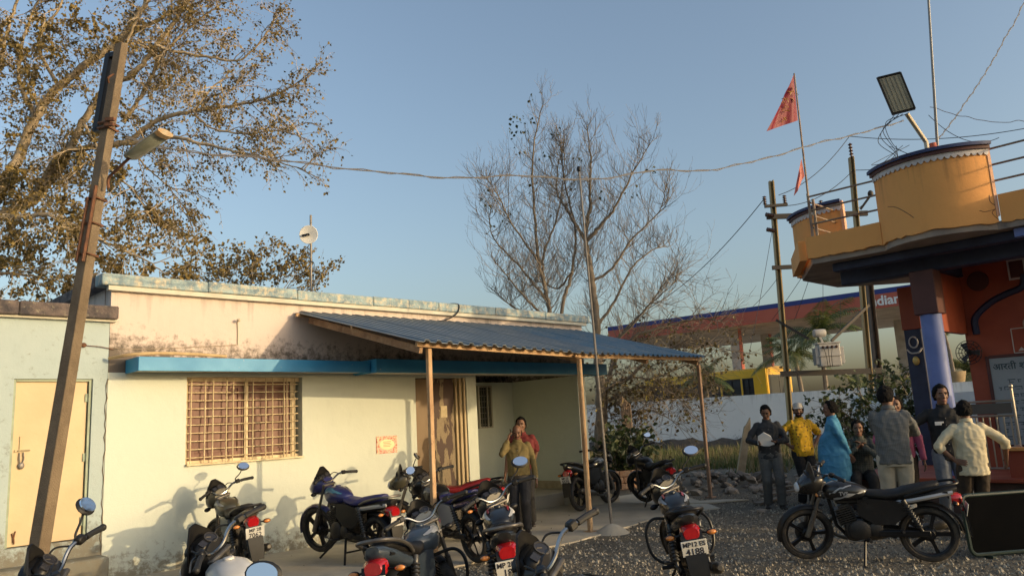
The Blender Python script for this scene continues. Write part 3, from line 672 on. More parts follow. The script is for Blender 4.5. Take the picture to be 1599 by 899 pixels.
# tall bare tree behind the roof
T = Tree(23); D = 19.5
stems = [([(872, 640), (866, 560), (862, 505), (855, 470), (842, 410), (834, 327), (832, 240), (846, 165)], .085, .012),
 ([(866, 560), (860, 500), (852, 452), (848, 400), (870, 340), (880, 270), (880, 205)], .05, .008),
 ([(866, 545), (880, 470), (893, 425), (899, 362), (880, 275), (876, 225)], .055, .009),
 ([(935, 725), (938, 640), (934, 560), (931, 512), (925, 440), (918, 402), (914, 372), (920, 327), (923, 257), (917, 195)], .15, .012),
 ([(914, 378), (938, 352), (960, 325), (988, 270), (1018, 220)], .055, .008), ([(914, 376), (885, 327), (868, 290), (880, 220)], .045, .008),
 ([(931, 512), (960, 470), (985, 420), (1020, 390), (1046, 385)], .045, .006), ([(925, 440), (955, 420), (990, 370), (1030, 330), (1040, 290)], .04, .006),
 ([(862, 505), (825, 470), (795, 435), (770, 405)], .04, .006), ([(855, 470), (815, 420), (770, 370), (765, 320)], .035, .006), ([(842, 410), (800, 350), (775, 300), (760, 280)], .03, .005),
 ([(866, 540), (835, 500), (800, 478), (768, 450)], .04, .006), ([(934, 545), (975, 520), (1010, 480), (1055, 440)], .045, .006), ([(893, 425), (870, 450), (840, 440), (800, 470)], .03, .005)]
for pts, r0, r1 in stems:
    P = T.limb(A(pts, D, T.r.uniform(-1, 1) if pts[0][1] < 600 else 0), r0, r1); n = len(P)
    for i in range(int(n * .3), n):
        zz = P[i].z
        if zz < 3.6: continue
        for k in range(T.r.choice((2, 2, 3))):
            side = T.rv(1.); side.z = abs(side.z) * .3
            ln = T.r.uniform(.42, 1.0) * (1 if i < n * .75 else .55)
            T.twig(P[i], side + V((0, 0, .25)), ln * 1.1, .0085, 2, -.32, .13, .5 if zz > 6.5 and T.r.random() < .5 else 0, .13, .7, (2, 4), .2)
for x, y in ((800, 182), (770, 360), (830, 290), (850, 240), (905, 250), (940, 300), (985, 300), (1015, 265), (860, 330), (790, 340), (806, 195), (812, 186), (815, 205), (826, 190), (755, 284), (757, 302), (762, 318), (800, 208), (835, 150), (868, 205), (900, 290), (812, 235)):
    p = at(x, y, D)
    for k in range(6): T.leaf(p + T.rv(.15), .10)
T.build('bare_tree', 'tall bare winter tree with upturned twigs standing behind the roof', 'tree', onz(935, 757), bark_grey, leaf_dark)

# tangled low tree right of the building
T = Tree(31); D = 20.
base = onz(950, 752); lb = [([(950, 752), (947, 690), (940, 630), (952, 606), (985, 588), (1012, 560), (1060, 543)], .10, .02), ([(945, 660), (950, 590), (985, 530), (1040, 510), (1090, 497), (1126, 503)], .06, .01),
 ([(950, 625), (1000, 605), (1045, 612), (1080, 640)], .05, .01), ([(947, 700), (975, 660), (1010, 640), (1050, 655)], .04, .008), ([(950, 590), (965, 530), (1010, 480), (1040, 440), (1058, 430)], .04, .006), ([(985, 588), (1020, 590), (1070, 570), (1095, 560)], .03, .006), ([(985, 530), (1040, 545), (1090, 530), (1130, 548)], .03, .006)]
for j, (pts, r0, r1) in enumerate(lb):
    P = T.limb(A(pts, D, -.8), r0, r1); n = len(P)
    for i in range(5, n):
        hi_ = P[i].z > 3.5
        for k in range(2):
            T.twig(P[i], T.rv(1.) + V((.35, 0, .1 if hi_ else -.1)), T.r.uniform(.5, 1.2), .010, 2, .2 if not hi_ else -.1, .02, 0 if hi_ else 1.0, .10, .8, (2, 4), .3)
for i in range(24):
    x = T.r.uniform(950, 1100); y = T.r.uniform(570, 655)
    if y > 640 - abs(x - 1010) * .15 or (x > 1060 and y < 590): continue
    p = at(x, y, D + T.r.uniform(-1, .6)); T.twig(p, T.rv() + V((.2, 0, -.2)), .55, .009, 1, .3, 0, 8, .11, .8, (2, 4), .3)
T.build('scrub_tree', 'tangled low tree with brown drooping leaves beside the compound wall', 'tree', base, bark_grey, leaf_brown)
m = MB(); cb_ = at(972, 640, 19.2)
for k in range(5): m.tube(bez([cb_ + V((.04 * k, .03 * (k % 2), .35 - .05 * k)), cb_ + V((.05 * k - .02, 0, .05)), cb_ + V((.045 * k, 0, -.35 - .1 * (k % 3))), cb_ + V((.05 * k - .03, 0, -.62 + .15 * (k % 2)))]), [.03, .035, .045, .04] * 6 + [.03], 5)
tag(m.build('hanging_rag', mat('old_rag', (.42, .30, .22), .9, c2=(.2, .16, .12), sc_=9)), 'torn cloth rags hanging from the low tree by the wall', 'cloth')

# dark-leaved shrub by the electricity poles
T = Tree(41); sb = onz(1372, 738); D = (sb - CAM).dot(fw)
for pts in ([(1372, 738), (1368, 690), (1355, 640), (1340, 605)], [(1372, 738), (1380, 680), (1385, 630), (1380, 590)], [(1372, 720), (1400, 670), (1418, 640), (1425, 612)], [(1370, 700), (1335, 660), (1310, 640), (1285, 632)], [(1370, 690), (1345, 680), (1320, 665), (1305, 660)], [(1375, 690), (1400, 640), (1405, 600), (1415, 585)]):
    P = T.limb(A(pts, D, T.r.uniform(-.8, .8)), .035, .007)
    for i in range(6, len(P)):
        for k in range(2): T.twig(P[i], T.rv(1.) + V((0, 0, .2)), T.r.uniform(.35, .8), .008, 1, .2, 0, 3.2, .14, .8, (2, 3), .3)
for i in range(9):
    p = at(T.r.gauss(1385, 28), T.r.uniform(620, 735), D + T.r.uniform(-.6, .6)); T.twig(p, T.rv(), .5, .008, 1, .2, 0, 7, .15, .8, (2, 3), .3)
T.build('leafy_shrub', 'dark broad-leaved shrub growing in front of the transformer poles', 'shrub', sb, bark_grey, leaf_green, trunk='stems')

# plant in a brick planter
T = Tree(51); pb0 = onz(982, 762); D = (pb0 - CAM).dot(fw)
pl = empty('brick_planter', pb0, R(12), 'low orange brick planter beside the parked motorcycles', 'planter')
brick_m = mat('pale_orange_brick', (.46, .27, .17), .85, c2=(.36, .20, .12), sc_=5, bump=.4, c3=(.55, .42, .3), sc3=7)
bw = [('x', -.5, -.24), ('x', -.5, .24)]
bricks = None
for row in range(3):
    for k in range(4):
        for yy in (-.25, .25):
            x = -.42 + k * .28 + (.07 if row % 2 else -.03)
            if x > .5: continue
            if bricks is None: q = MB(); q.box((0, 0, 0), (.265, .11, .135), ch=.012); bricks = q.mesh('brick', brick_m)
            link('brick', bricks, pl, (x, yy + random.uniform(-.006, .006), .07 + row * .145), (0, 0, random.uniform(-.03, .03)))
    for yy in (-.08, .1): link('brick', bricks, pl, (-.53, yy * .9, .07 + row * .145), (0, 0, PI / 2)); link('brick', bricks, pl, (.62, yy * .9, .07 + row * .145), (0, 0, PI / 2))
m = MB(); m.box((.04, 0, .2), (1.0, .4, .36)); m.build('soil', mat('dark_soil', (.07, .05, .035), .95, bump=.6, bsc=20), pl)
for i in range(34):
    a_ = T.r.uniform(0, 2 * PI); T.twig(pb0 + V((T.r.uniform(-.35, .35), T.r.uniform(-.12, .12), .36)), V((math.cos(a_) * .5, math.sin(a_) * .5, 1)), T.r.uniform(.45, 1.0), .010, 1, .25, .05, 10, .14, .6, (2, 3), .2)
T.build('potted_shrub', 'bushy green shrub growing out of the brick planter', 'shrub', pb0 + V((0, 0, .36)), bark_grey, leaf_green, trunk='stems')

# ------------------------------------------------------------------ compound wall, verge, rubble
wall_w = plaster('whitewashed_wall', (.80, .81, .80), (.72, .74, .74), drip=(2.32, .9), mould=(.2, .19, .17), zb=(.1, 1.0, 0), zd=.5, dirt=(.2, .18, .15))
WD = V((.88, -.475, 0)).normalized(); WN = V((WD.y, -WD.x, 0)); WS = V((1.2, 38.0, 0))
cw = empty('compound_wall', WS, math.atan2(WD.y, WD.x), 'long whitewashed boundary wall with stained base behind the yard', 'wall')
for k in range(9):
    m = MB(); m.box((k * 3.0 + .0, 0, 1.13), (2.996, .2, 2.30 + .012 * (k % 3))); m.build('wall_panel', wall_w, cw)
T = None
def mound():
    m = MB(); rr = random.Random(9); nx, ny = 110, 6; vs = []
    for j in range(ny):
        for i in range(nx):
            q_ = WS + WD * (i * .25) + WN * (1.9 - 1.9 * j / (ny - 1) + .05); x = q_.x; y = q_.y
            h = [0, .22, .42, .5, .4, .1][j] * (1 + .9 * noise.noise((x * 1.3, j * .7, 2))) + .12 * noise.noise((x * 4, j * 2., 5))
            vs.append((x, y, max(-.02, h) if j else -.05))
    m.add(vs, [(j * nx + i, j * nx + i + 1, (j + 1) * nx + i + 1, (j + 1) * nx + i) for j in range(ny - 1) for i in range(nx - 1)])
    return m.build('earth_bank', mat('dark_earth', (.06, .05, .04), .95, c2=(.035, .03, .025), sc_=5, bump=.8, bsc=9), smooth=60)
tag(mound(), kind='structure')
gr = MB(); rr = random.Random(12)
for i in range(26000):
    y = rr.uniform(20.5, 35.5); x = rr.uniform(.05, .47) * y
    if (V((x, y, 0)) - WS).dot(WN) < 1.2: continue
    if noise.noise((x * .5, y * .5, 4)) < -.12 - (.2 if y > 23 else -.15): continue
    if y < 23 and rr.random() > .35: continue
    h = rr.uniform(.12, .42) * (1 + .5 * noise.noise((x, y, 0))); a_ = rr.uniform(0, PI * 2); w_ = rr.uniform(.012, .026); gr.mi = 0 if noise.noise((x * .8, y * .8, 8)) + rr.uniform(-.3, .3) > -.05 else 1
    b_ = V((x, y, 0)); lx = V((math.cos(a_), math.sin(a_), 0)) * w_; tip = V((rr.uniform(-.15, .15), rr.uniform(-.15, .15), h))
    gr.add([b_ - lx, b_ + lx, b_ + tip], [(0, 1, 2)])
grass_m = leafmat('verge_grass', (.055, .085, .02), (.11, .14, .035), (.20, .18, .06)); dryg = leafmat('dry_grass', (.16, .12, .05), (.24, .18, .08), (.3, .23, .11))
tag(gr.build('grass', [grass_m, dryg], smooth=None), kind='stuff')
# fence-post stump leaning in the verge
ls0 = onz(1156, 742); ls1 = vert_over(1168, 657, ls0)
m = MB(); d_ = (ls1 - ls0); x_ = V((1, .2, 0)).normalized(); y_ = V((0, 1, 0))
m.rings([[ls0 + d_ * t + x_ * (a_ * w_) + y_ * (b_ * .05) + V((0, 0, dz * a_)) for a_, b_ in ((-1, -1), (1, -1), (1, 1), (-1, 1))] for t, w_, dz in ((-.05, .11, 0), (.3, .105, 0), (.6, .10, 0), (.9, .085, 0), (1., .06, .09))])
tag(m.build('stone_post', mat('weathered_stone_post', (.50, .40, .26), .85, c2=(.36, .28, .18), sc_=5, bump=.4)), 'broken slab-like stone post leaning in the grass by the wall', 'post')
rub = empty('rubble_heap', onz(1150, 765), 0, 'heap of broken grey stones along the edge of the grass', 'rubble'); rmesh = []
rmat = [mat('rubble_grey', (.15, .135, .12), .9, c2=(.09, .08, .07), sc_=9, bump=.4), mat('rubble_pale', (.34, .30, .25), .9, c2=(.24, .2, .17), sc_=9, bump=.4)]
rr = random.Random(77)
for k in range(8):
    bm = bmesh.new(); bmesh.ops.create_icosphere(bm, subdivisions=1, radius=1)
    for v in bm.verts: v.co *= rr.uniform(.7, 1.2); v.co.z *= .65
    me = bpy.data.meshes.new('stone'); bm.to_mesh(me); bm.free(); me.materials.append(rmat[0] if k < 5 else rmat[1]); rmesh.append(me)
for k in range(150):
    px = rr.uniform(1080, 1300) if k > 20 else rr.uniform(1000, 1100); py = rr.gauss(757, 9)
    if not 738 < py < 786: continue
    p = onz(px, py) - rub.location; s = rr.uniform(.05, .16); o = link('stone', rmesh[rr.randrange(8)] if rr.random() < .8 else rmesh[7], rub, (p.x, p.y, s * .3 + (.12 if rr.random() < .3 and abs(py - 755) < 8 else 0)), (rr.uniform(-.5, .5), rr.uniform(-.5, .5), rr.uniform(0, 6))); o.scale = (s, s, s)
plank = mat('grey_plank', (.20, .165, .125), .8, c2=(.13, .11, .085), sc_=6, stretch=(1, 8, 8))
for i, (x0, y0, x1, y1, lab) in enumerate(((1182, 789, 1222, 780, 'grey plank nearest the feet of the man with papers'), (1190, 776, 1240, 772, 'second grey plank lying behind the nearest plank'), (1188, 768, 1250, 765, 'grey plank lying farthest back by the rubble'))):
    a_ = onz(x0, y0); b_ = onz(x1, y1); m = MB(); m.bar(a_ + V((0, 0, .03)), b_ + V((0, 0, .05 + .03 * i)), .14, .035); tag(m.build('plank', plank), lab, 'plank', 'planks on the ground')
for i, (x, y, s, lab) in enumerate(((1188, 800, .075, 'pale loose rock lying alone on the dark gravel'), (800, 824, .06, 'dark clod lying on the concrete apron by the man'))):
    o = link('rock', rmesh[7] if i == 0 else rmesh[1], None, onz(x, y) + V((0, 0, s * .4)), (0, 0, 1)); o.scale = (s, s, s); tag(o, lab, 'rock')
m = MB(); p0 = onz(1060, 783); 
m.prism(ragged([(-.5, -.12), (.35, -.2), (1.0, -.02), (.6, .2), (-.3, .22)], .2, .03), .02); o = m.build('flagstone', concrete, None, onz(1085, 786) + V((0, 0, .012))); tag(o, 'flat broken concrete slab on the ground right of the apron', 'slab')
# ------------------------------------------------------------------ road bank, petrol station, bus
rb = MB(); rb.prism([(-25, 37.5), (45, 37.5 + 3.5), (70, 90), (-40, 90)], .86, off=0); tag(rb.build('road_bank', mat('road_dust', (.25, .22, .18), .9, c2=(.18, .16, .13), sc_=.6, bump=.3)), kind='structure')
FS = V((.77, -.64, 0)).normalized(); BS = V((.64, .77, 0)).normalized(); S0 = V((13.59, 44.27, 0))
stn = empty('petrol_station', S0, math.atan2(FS.y, FS.x), 'petrol station canopy with red and blue edge on grey pillars', 'petrol station')
red_f = mat('red_fascia', (.50, .115, .065), .45, c2=(.44, .095, .055), sc_=.5); navy = mat('navy_band', (.02, .04, .22), .45); stn_w = mat('station_soffit', (.62, .57, .50), .6, c2=(.42, .38, .33), sc_=.8)
for k in range(7):
    x0 = -9.6 + k * 3.1; m = MB(); m.box((x0 + 1.55, 0, 6.87), (3.09, .12, .73)); m.build('fascia_panel', red_f, stn)
    m = MB(); m.box((x0 + 1.55, 0, 7.37), (3.09, .13, .26)); m.build('blue_band', navy, stn)
for k in range(4):
    m = MB(); m.box((-9.6, 1.5 + 3 * k, 6.87), (.12, 2.99, .73)); m.build('fascia_panel', red_f, stn); m = MB(); m.box((-9.6, 1.5 + 3 * k, 7.37), (.13, 2.99, .26)); m.build('blue_band', navy, stn)
m = MB(); m.box((1.2, 6.1, 6.62), (21.5, 11.9, .2)); m.build('soffit', stn_w, stn)
m = MB(); m.box((1.2, 6.1, 7.1), (21.3, 11.8, .1)); m.build('roof', stn_w, stn)
pil_m = mat('station_pillar', (.55, .54, .51), .6, c2=(.33, .32, .3), sc_=2)
for px, py in ((1148, 514), (1196, 523), (1404, 500)):
    p = MX.Rotation(-math.atan2(FS.y, FS.x), 3, 'Z') @ (onz(px, py, 6.5) - S0); m = MB(); m.box((p.x, p.y, 3.7), (.55, .55, 5.7)); pil = m.build('pillar', pil_m, stn)
    m = MB(); m.box((p.x + .30, p.y - .1, 3.7), (.05, .36, 5.7)); m.build('pillar_stripe', red_f, pil)
m = MB(); m.box((8.3, .5, 2.9), (1.0, .4, .55)); m.build('price_box', navy, stn); m = MB(); m.box((8.3, .5, 1.7), (.5, .3, 1.9)); m.build('pump', pil_m, stn)
for k, (x, y) in enumerate(((-3, 6), (3, 4))):
    m = MB(); m.box((x, y, 1.5), (.9, .5, 1.5), ch=.05); m.build('fuel_pump', white_p, stn)
def text_mesh(s, size, ext=.004, bold=0., shear=0.):
    cu = bpy.data.curves.new('txt', 'FONT'); cu.body = s; cu.size = size; cu.extrude = ext; cu.offset = bold; cu.align_x = 'CENTER'; cu.align_y = 'CENTER'; cu.resolution_u = 3; cu.shear = shear
    o = bpy.data.objects.new('txt', cu); col.objects.link(o); dg = bpy.context.evaluated_depsgraph_get(); me = bpy.data.meshes.new_from_object(o.evaluated_get(dg)); bpy.data.objects.remove(o); return me
def text(s, size, m_, parent, loc, rot, name='lettering', ext=.004, bold=0., shear=0.):
    me = text_mesh(s, size, ext, bold, shear); me.materials.clear(); me.materials.append(m_); return link(name, me, parent, loc, rot)
sign_w = mat('white_letters', (.80, .80, .78), .4)
la = MX.Rotation(-math.atan2(FS.y, FS.x), 3, 'Z') @ (onp(1384, 466, S0, BS) - S0)
text('Indian', .70, sign_w, stn, (la.x - .14, -.075, 6.86), (PI / 2, 0, 0), bold=.018, ext=.02)

bus_y = mat('yellow_bus_paint', (.90, .52, .03), .35, coat=.3, c2=(.84, .47, .03), sc_=2); bus_d = mat('bus_window_frame', (.03, .03, .035), .4)
bus = empty('bus', (10.96, 43.2, .86), math.atan2(-.78, .62), 'yellow bus with barred open windows beyond the boundary wall', 'bus')
BL, BW, BH = 8.2, 2.2, 2.92
m = MB()
for sy_ in (-1, 1):
    m.box((0, sy_ * BW / 2, .85), (BL, .06, 1.1)); m.box((0, sy_ * BW / 2, 2.62), (BL, .06, .40))
    for x in (-4.07, -2.7, -1.35, 0, 1.30, 2.6, 3.72): m.box((x, sy_ * BW / 2, 1.9), (.10 if x < 3.5 else .76, .058, 1.06))
m.box((-BL / 2, 0, 1.5), (.06, BW - .05, 2.3)); m.box((BL / 2, 0, .85), (.06, BW - .07, 1.1)); m.box((BL / 2 - .02, 0, 2.66), (.08, BW - .08, .34), ch=.03)
for sy_ in (-1, 1): m.box((BL / 2, sy_ * 1.02, 1.95), (.06, .14, 1.1))
m.build('body', bus_y, bus)
m = MB(); m.rings([[V((x, -BW / 2 + BW * t, 2.80 + .16 * math.sin(PI * t))) for t in [k / 8 for k in range(9)]] + [V((x, BW / 2 - BW * t, 2.78)) for t in (0, 1)] for x in (-4.1, 4.05)]); m.build('roof', bus_y, bus)
m = MB(); m.box((BL / 2 + .005, 0, 1.97), (.02, 1.88, 1.06)); m.build('windscreen', mat('bus_glass', (.07, .075, .075), .6, spec=.1), bus); m = MB()
for a_, b__, s__ in ((0, 1.46, (.03, 1.9, .07)), (0, 2.48, (.03, 1.9, .07)), (-.92, 1.97, (.03, .08, 1.0)), (.92, 1.97, (.03, .08, 1.0)), (0, 1.97, (.03, .05, 1.0))): m.box((BL / 2 + .02, a_, b__), s__)
m.build('windscreen_frame', bus_d, bus)
m = MB(); m.box((BL / 2 + .035, 0, 1.30), (.02, 1.2, .22)); m.build('front_sign', red_f, bus)
for sy_ in (-1, 1):
    m = MB(); m.ell((BL / 2 + .03, sy_ * .8, .95), (.05, .13, .13)); m.build('headlight', white_p, bus)
for i, (a, b_) in enumerate(((-4.0, -2.76), (-2.64, -1.41), (-1.29, -.06), (.06, 1.24), (1.36, 2.54), (2.66, 3.32))):
    for sy_ in (-1, 1):
        m = MB(); cx = (a + b_) / 2
        for z in (1.42, 2.38): m.box((cx, sy_ * BW / 2, z), (b_ - a, .05, .05))
        for x in (a + .02, cx, b_ - .02): m.box((x, sy_ * BW / 2, 1.9), (.045, .05, .92))
        for z in (1.58, 1.72, 1.86, 2.0): m.tube([(a, sy_ * (BW / 2 + .02), z), (b_, sy_ * (BW / 2 + .02), z)], .014, 5)
        m.box((cx, sy_ * (BW / 2 - .04), 1.9), (b_ - a, .01, .9))
        m.build('window', bus_d, bus)
m = MB(); m.box((-.3, 0, .9), (7.2, 1.9, .5)); m.build('seats', mat('bus_seat', (.05, .05, .055), .7), bus)
for x in (-2.6, 2.7):
    for sy_ in (-1, 1): m = MB(); m.lathe([(.2, -.12), (.42, -.12), (.45, -.08), (.45, .08), (.42, .12), (.2, .12)], (x, sy_ * .98, .45), (0, 1, 0), 18); m.build('wheel', bus_d, bus)

# ------------------------------------------------------------------ electricity poles and transformer
ep_m = mat('painted_rail_pole', (.42, .30, .13), .55, m=.3, c2=(.32, .22, .10), sc_=3, stretch=(1, 1, .2)); iron = mat('dark_angle_iron', (.05, .042, .035), .6, m=.3)
def ipole(base, topx, topy, label, wd=.16):
    tp_ = vert_over(topx, topy, base); e = empty('electricity_pole', base, 0, label, 'pole', 'electricity poles'); d_ = tp_ - base; m = MB()
    for s in (-1, 1): m.bar(V((0, s * wd / 2, 0)), d_ + V((0, s * wd / 2, 0)), .02, wd * 1.1, (0, 1, 0))
    m.bar(V((0, 0, 0)), d_, wd, .02, (0, 1, 0)); m.bar(V((-wd * .5, 0, 0)), d_ + V((-wd * .5, 0, 0)), .025, wd, (0, 1, 0)); m.build('pole_shaft', ep_m, e); return e, d_
e1b = V((8.55, 24.74, 0)); e2b = V((11.09, 24.61, 0)); e3b = V((11.55, 24.9, 0))
ep1, d1 = ipole(e1b, 1205, 283, 'left steel rail pole of the transformer structure behind the men'); ep2, d2 = ipole(e2b, 1330, 246, 'right steel rail pole of the transformer structure, topped by a tall insulator')
ep3, d3 = ipole(e3b, 1358, 440, 'dark shorter pole standing close behind the right transformer pole', .22)
for ob in ep3.children: ob.data.materials[0] = mat('dark_pole_paint', (.10, .085, .07), .7, c2=(.06, .05, .045), sc_=4)
def on(e, d_, t): return V(e) + d_ * t
def tz(d_, z): return z / d_.z
xarm = empty('cross_arms', (9.8, 24.5, 0), 0, 'dark iron cross arms and braces joining the two transformer poles', 'cross arm'); o_ = V((9.8, 24.5, 0))
def arm(name, z1, z2, w_, ex0=.3, ex1=.3):
    a = on(e1b, d1, tz(d1, z1)) + V((-ex0, -.12, 0)); b_ = on(e2b, d2, tz(d2, z2)) + V((ex1, -.12, 0)); m = MB(); m.bar(a - o_, b_ - o_, .10, w_); m.build(name, iron, xarm)
arm('platform_beam', 2.72, 2.66, .17, .25, .3); arm('cross_arm', 6.15, 6.1, .13, .25, .2); arm('cross_arm', 7.85, 7.75, .16, .3, .3)
m = MB(); m.bar(on(e1b, d1, tz(d1, 4.45)) + V((-.25, -.1, 0)) - o_, V((9.25, 24.2, 3.75)) - o_, .08, .08); m.build('brace', iron, xarm)
m = MB(); m.bar(on(e2b, d2, tz(d2, 4.75)) + V((.1, -.1, 0)) - o_, V((9.95, 24.2, 3.65)) - o_, .08, .08); m.build('brace', iron, xarm)
m = MB(); m.bar(on(e1b, d1, tz(d1, 8.2)) + V((-.35, -.15, 0)) - o_, on(e1b, d1, tz(d1, 8.2)) + V((.4, -.15, .02)) - o_, .09, .09); m.build('cross_arm', iron, xarm)
por = mat('brown_porcelain', (.10, .05, .035), .25)
def insul(p, h=.35, d_=(0, 0, 1)):
    m = MB(); n = 5; m.lathe([(.03, 0)] + [q for k in range(n) for q in ((.035, h * (k + .2) / n), (.075, h * (k + .5) / n), (.035, h * (k + .8) / n))] + [(.02, h)], p, d_, 10); return m.build('insulator', por, xarm)
for p in (on(e2b, d2, 1) + V((0, 0, -.05)), on(e1b, d1, tz(d1, 8.2)) + V((-.33, -.15, .05)), on(e1b, d1, tz(d1, 8.2)) + V((.33, -.15, .05))): insul(p - o_, .55 if p.z > 9 else .3)
for z in (7.85, 7.35): insul(on(e1b, d1, tz(d1, z)) - o_ + V((-.1, -.2, 0)), .32, (-.8, -.3, .1))
insul(V((10.2, 24.3, 7.95)) - o_, .3)
m = MB(); m.bar(on(e2b, d2, tz(d2, 7.9)) - o_ + V((.1, -.1, 0)), on(e2b, d2, tz(d2, 8.3)) - o_ + V((.4, -.2, 0)), .07, .07); m.ell(on(e2b, d2, tz(d2, 8.35)) - o_ + V((.42, -.2, .02)), (.09, .09, .12)); m.build('brace', iron, xarm)
tr = empty('transformer', (9.80, 24.2, 2.83), R(-6), 'pale grey transformer box with a drum on top, mounted between two poles', 'transformer')
tr_m = mat('transformer_grey', (.42, .40, .37), .55, c2=(.36, .34, .31), sc_=3, c3=(.22, .16, .1), sc3=6, lo3=.6, hi3=.75)
m = MB(); m.box((0, 0, .45), (.80, .52, .84), ch=.03); m.box((0, 0, .89), (.88, .58, .05)); m.box((0, -.28, .42), (.86, .05, .035)); m.build('tank', tr_m, tr)
for s in (-1, 1):
    m = MB()
    for k in range(5): m.box((s * .47, -.2 + k * .1, .42), (.13, .03, .62), ch=.008)
    m.build('cooling_fins', tr_m, tr)
m = MB(); m.lathe([(.01, -.24), (.13, -.23), (.15, -.19), (.15, .19), (.13, .23), (.01, .24)], (-.24, 0, 1.28), (1, .1, 0), 14); m.bar((-.24, 0, 1.15), (-.15, 0, .9), .08); m.build('oil_drum', tr_m, tr)
for k in range(4): m = MB(); m.lathe([(.02, 0), (.05, .01), (.03, .03), (.05, .06), (.02, .1)], (-.25 + k * .17, -.265, .72), (0, -1, .3), 8); m.build('bushing', por, tr)
m = MB()
for k in range(3): m.tube(bez([(-.25 + k * .17, -.36, .75), (-.2 + k * .1, -.42, .4), (-.15 + k * .08, -.33, .0)]), .012, 5)
m.build('cables', black_st, tr); tr.scale = (.8, .8, .85)
# service wires
K1 = on(e1b, d1, tz(d1, 8.3)); K2 = on(e2b, d2, 1.04)
wire(at(196, 212, 7.35), at(1412, 193, 11.75), .62, 'long twisted pale cable crossing the sky from the leaning pole to the floodlight', .0065, wire_m, .10, 70, True)
wire(K1 + V((-.3, -.1, .2)), at(1010, 482, 34), .4, 'thin wire running down left from the transformer poles past the bare tree', .014)
wire(K1 + V((.2, 0, .3)), K2 + V((0, 0, .35)), .3, 'upper wire between the tops of the two transformer poles', .012); wire(K2 + V((0, 0, .35)), at(1660, 188, 22), .3, 'upper wire running right from the tall insulator over the round balcony', .012)
wire(K1 + V((.3, -.1, -.1)), on(e2b, d2, .955) + V((0, -.1, 0)), .3, 'lower wire between the two transformer poles', .012); wire(on(e2b, d2, .955), at(1480, 246, 22), .1, 'short wire from the right transformer pole to the big round balcony', .012)
wire(K1 + V((.3, 0, -.35)), on(e2b, d2, tz(d2, 8.2)) + V((.4, 0, 0)), .5, 'slack jumper wire below the other pole wires', .012)
wire(at(1458, 228, 12.2), at(1606, -8, 12.6), .12, 'twisted wire rising to the upper right from the floodlight', .006, wire_m, .03, 60, True)
wire(at(1452, 168, 12.2), at(1640, 186, 11.5), .12, 'pale wire leaving the frame right at the height of the floodlight', .005, wire_m, .05)
wire(at(1450, 180, 12.2), at(1560, 215, 11.2), .22, 'dark wire drooping right from the aerial rod to the balcony edge', .005)
wire(on(e1b, d1, tz(d1, 7.9)), V((7.3, 24.3, 3.2)), .1, 'thin guy wire slanting down left of the left transformer pole', .008); wire(on(e1b, d1, tz(d1, 5.9)) , at(1176, 478, 25), .05, 'lower thin guy wire slanting from the left transformer pole', .008)
for k, (x0, y0, x1, y1) in enumerate(((1262, 440, 1240, 500), (1254, 430, 1205, 500), (1285, 435, 1285, 500), (1312, 470, 1312, 520))):
    wire(at(x0, y0, 17 + k), at(x1, y1, 20), .02, ('loose wire end hanging below the left balcony corner, nearest the pole', 'thin loose wire slanting left below the left balcony corner', 'thin loose wire hanging straight below the small balcony', 'short loose wire hanging under the dark beam')[k], .006)
# ------------------------------------------------------------------ palms
def palm(base, h, nf, ln, name, label, seed, lean=(0, 0), trunk_r=.12, cut=1.):
    r = random.Random(seed); e = empty(name, base, 0, label, 'palm'); m = MB()
    tp_ = V((lean[0], lean[1], h)); P = bez([V((0, 0, 0)), tp_ * .5 + V((.05, 0, 0)), tp_]); m.tube(P, [trunk_r * (1.1 - .35 * i / len(P)) + (.01 if i % 2 else 0) for i in range(len(P))], 9); m.build('trunk', bark_grey, e)
    for i in range(nf):
        a = 2 * PI * i / nf * 1.0 + r.uniform(-.3, .3); el_ = r.uniform(.1, 1.25); d = V((math.cos(a) * math.cos(el_), math.sin(a) * math.cos(el_), math.sin(el_))); q = tp_.copy(); m = MB(); sp = [q.copy()]; n = 12; l_ = ln * r.uniform(.75, 1.1)
        for k in range(n): d = (d + V((0, 0, -.13))).normalized(); q = q + d * (l_ / n); sp.append(q.copy())
        m.tube(sp, [.022 * (1 - .8 * k / n) for k in range(n + 1)], 4)
        for k in range(2, n + 1):
            dd = (sp[k] - sp[k - 1]).normalized(); s = dd.cross(V((0, 0, 1))).normalized()
            for sg in (-1, 1):
                for h_ in (0, .5):
                    p = sp[k - 1].lerp(sp[k], h_); w_ = l_ * .27 * math.sin(PI * min(1, (k + .5) / (n + 1.5))) * r.uniform(.8, 1.1); t_ = p + s * sg * w_ + dd * w_ * .5 + V((0, 0, -w_ * .55)); m_ = p.lerp(t_, .5) + V((0, 0, w_ * .08))
                    m.add([p - dd * .012, p + dd * .012, m_ + dd * .036, t_, m_ - dd * .036], [(0, 1, 2, 4), (4, 2, 3)])
        m.build('frond', leaf_palm, e, smooth=None)
    return e
leaf_palm = leafmat('palm_fronds', (.05, .08, .025), (.10, .13, .04), (.18, .17, .06))
pb_ = at(1288, 600, 38); palm(V((pb_.x, pb_.y, .8)), 4.5, 17, 2.6, 'palm_tree', 'tallest palm behind the transformer with drooping fronds', 1)
pb_ = at(1252, 600, 38); palm(V((pb_.x, pb_.y, .8)), 3.4, 14, 2.4, 'palm_tree', 'low palm left of the transformer by the left pole', 2, (-.2, 0))
pb_ = at(1345, 600, 38.5); palm(V((pb_.x, pb_.y, .8)), 1.6, 9, 1.5, 'palm_tree', 'smallest palm right of the transformer above the wall', 3)
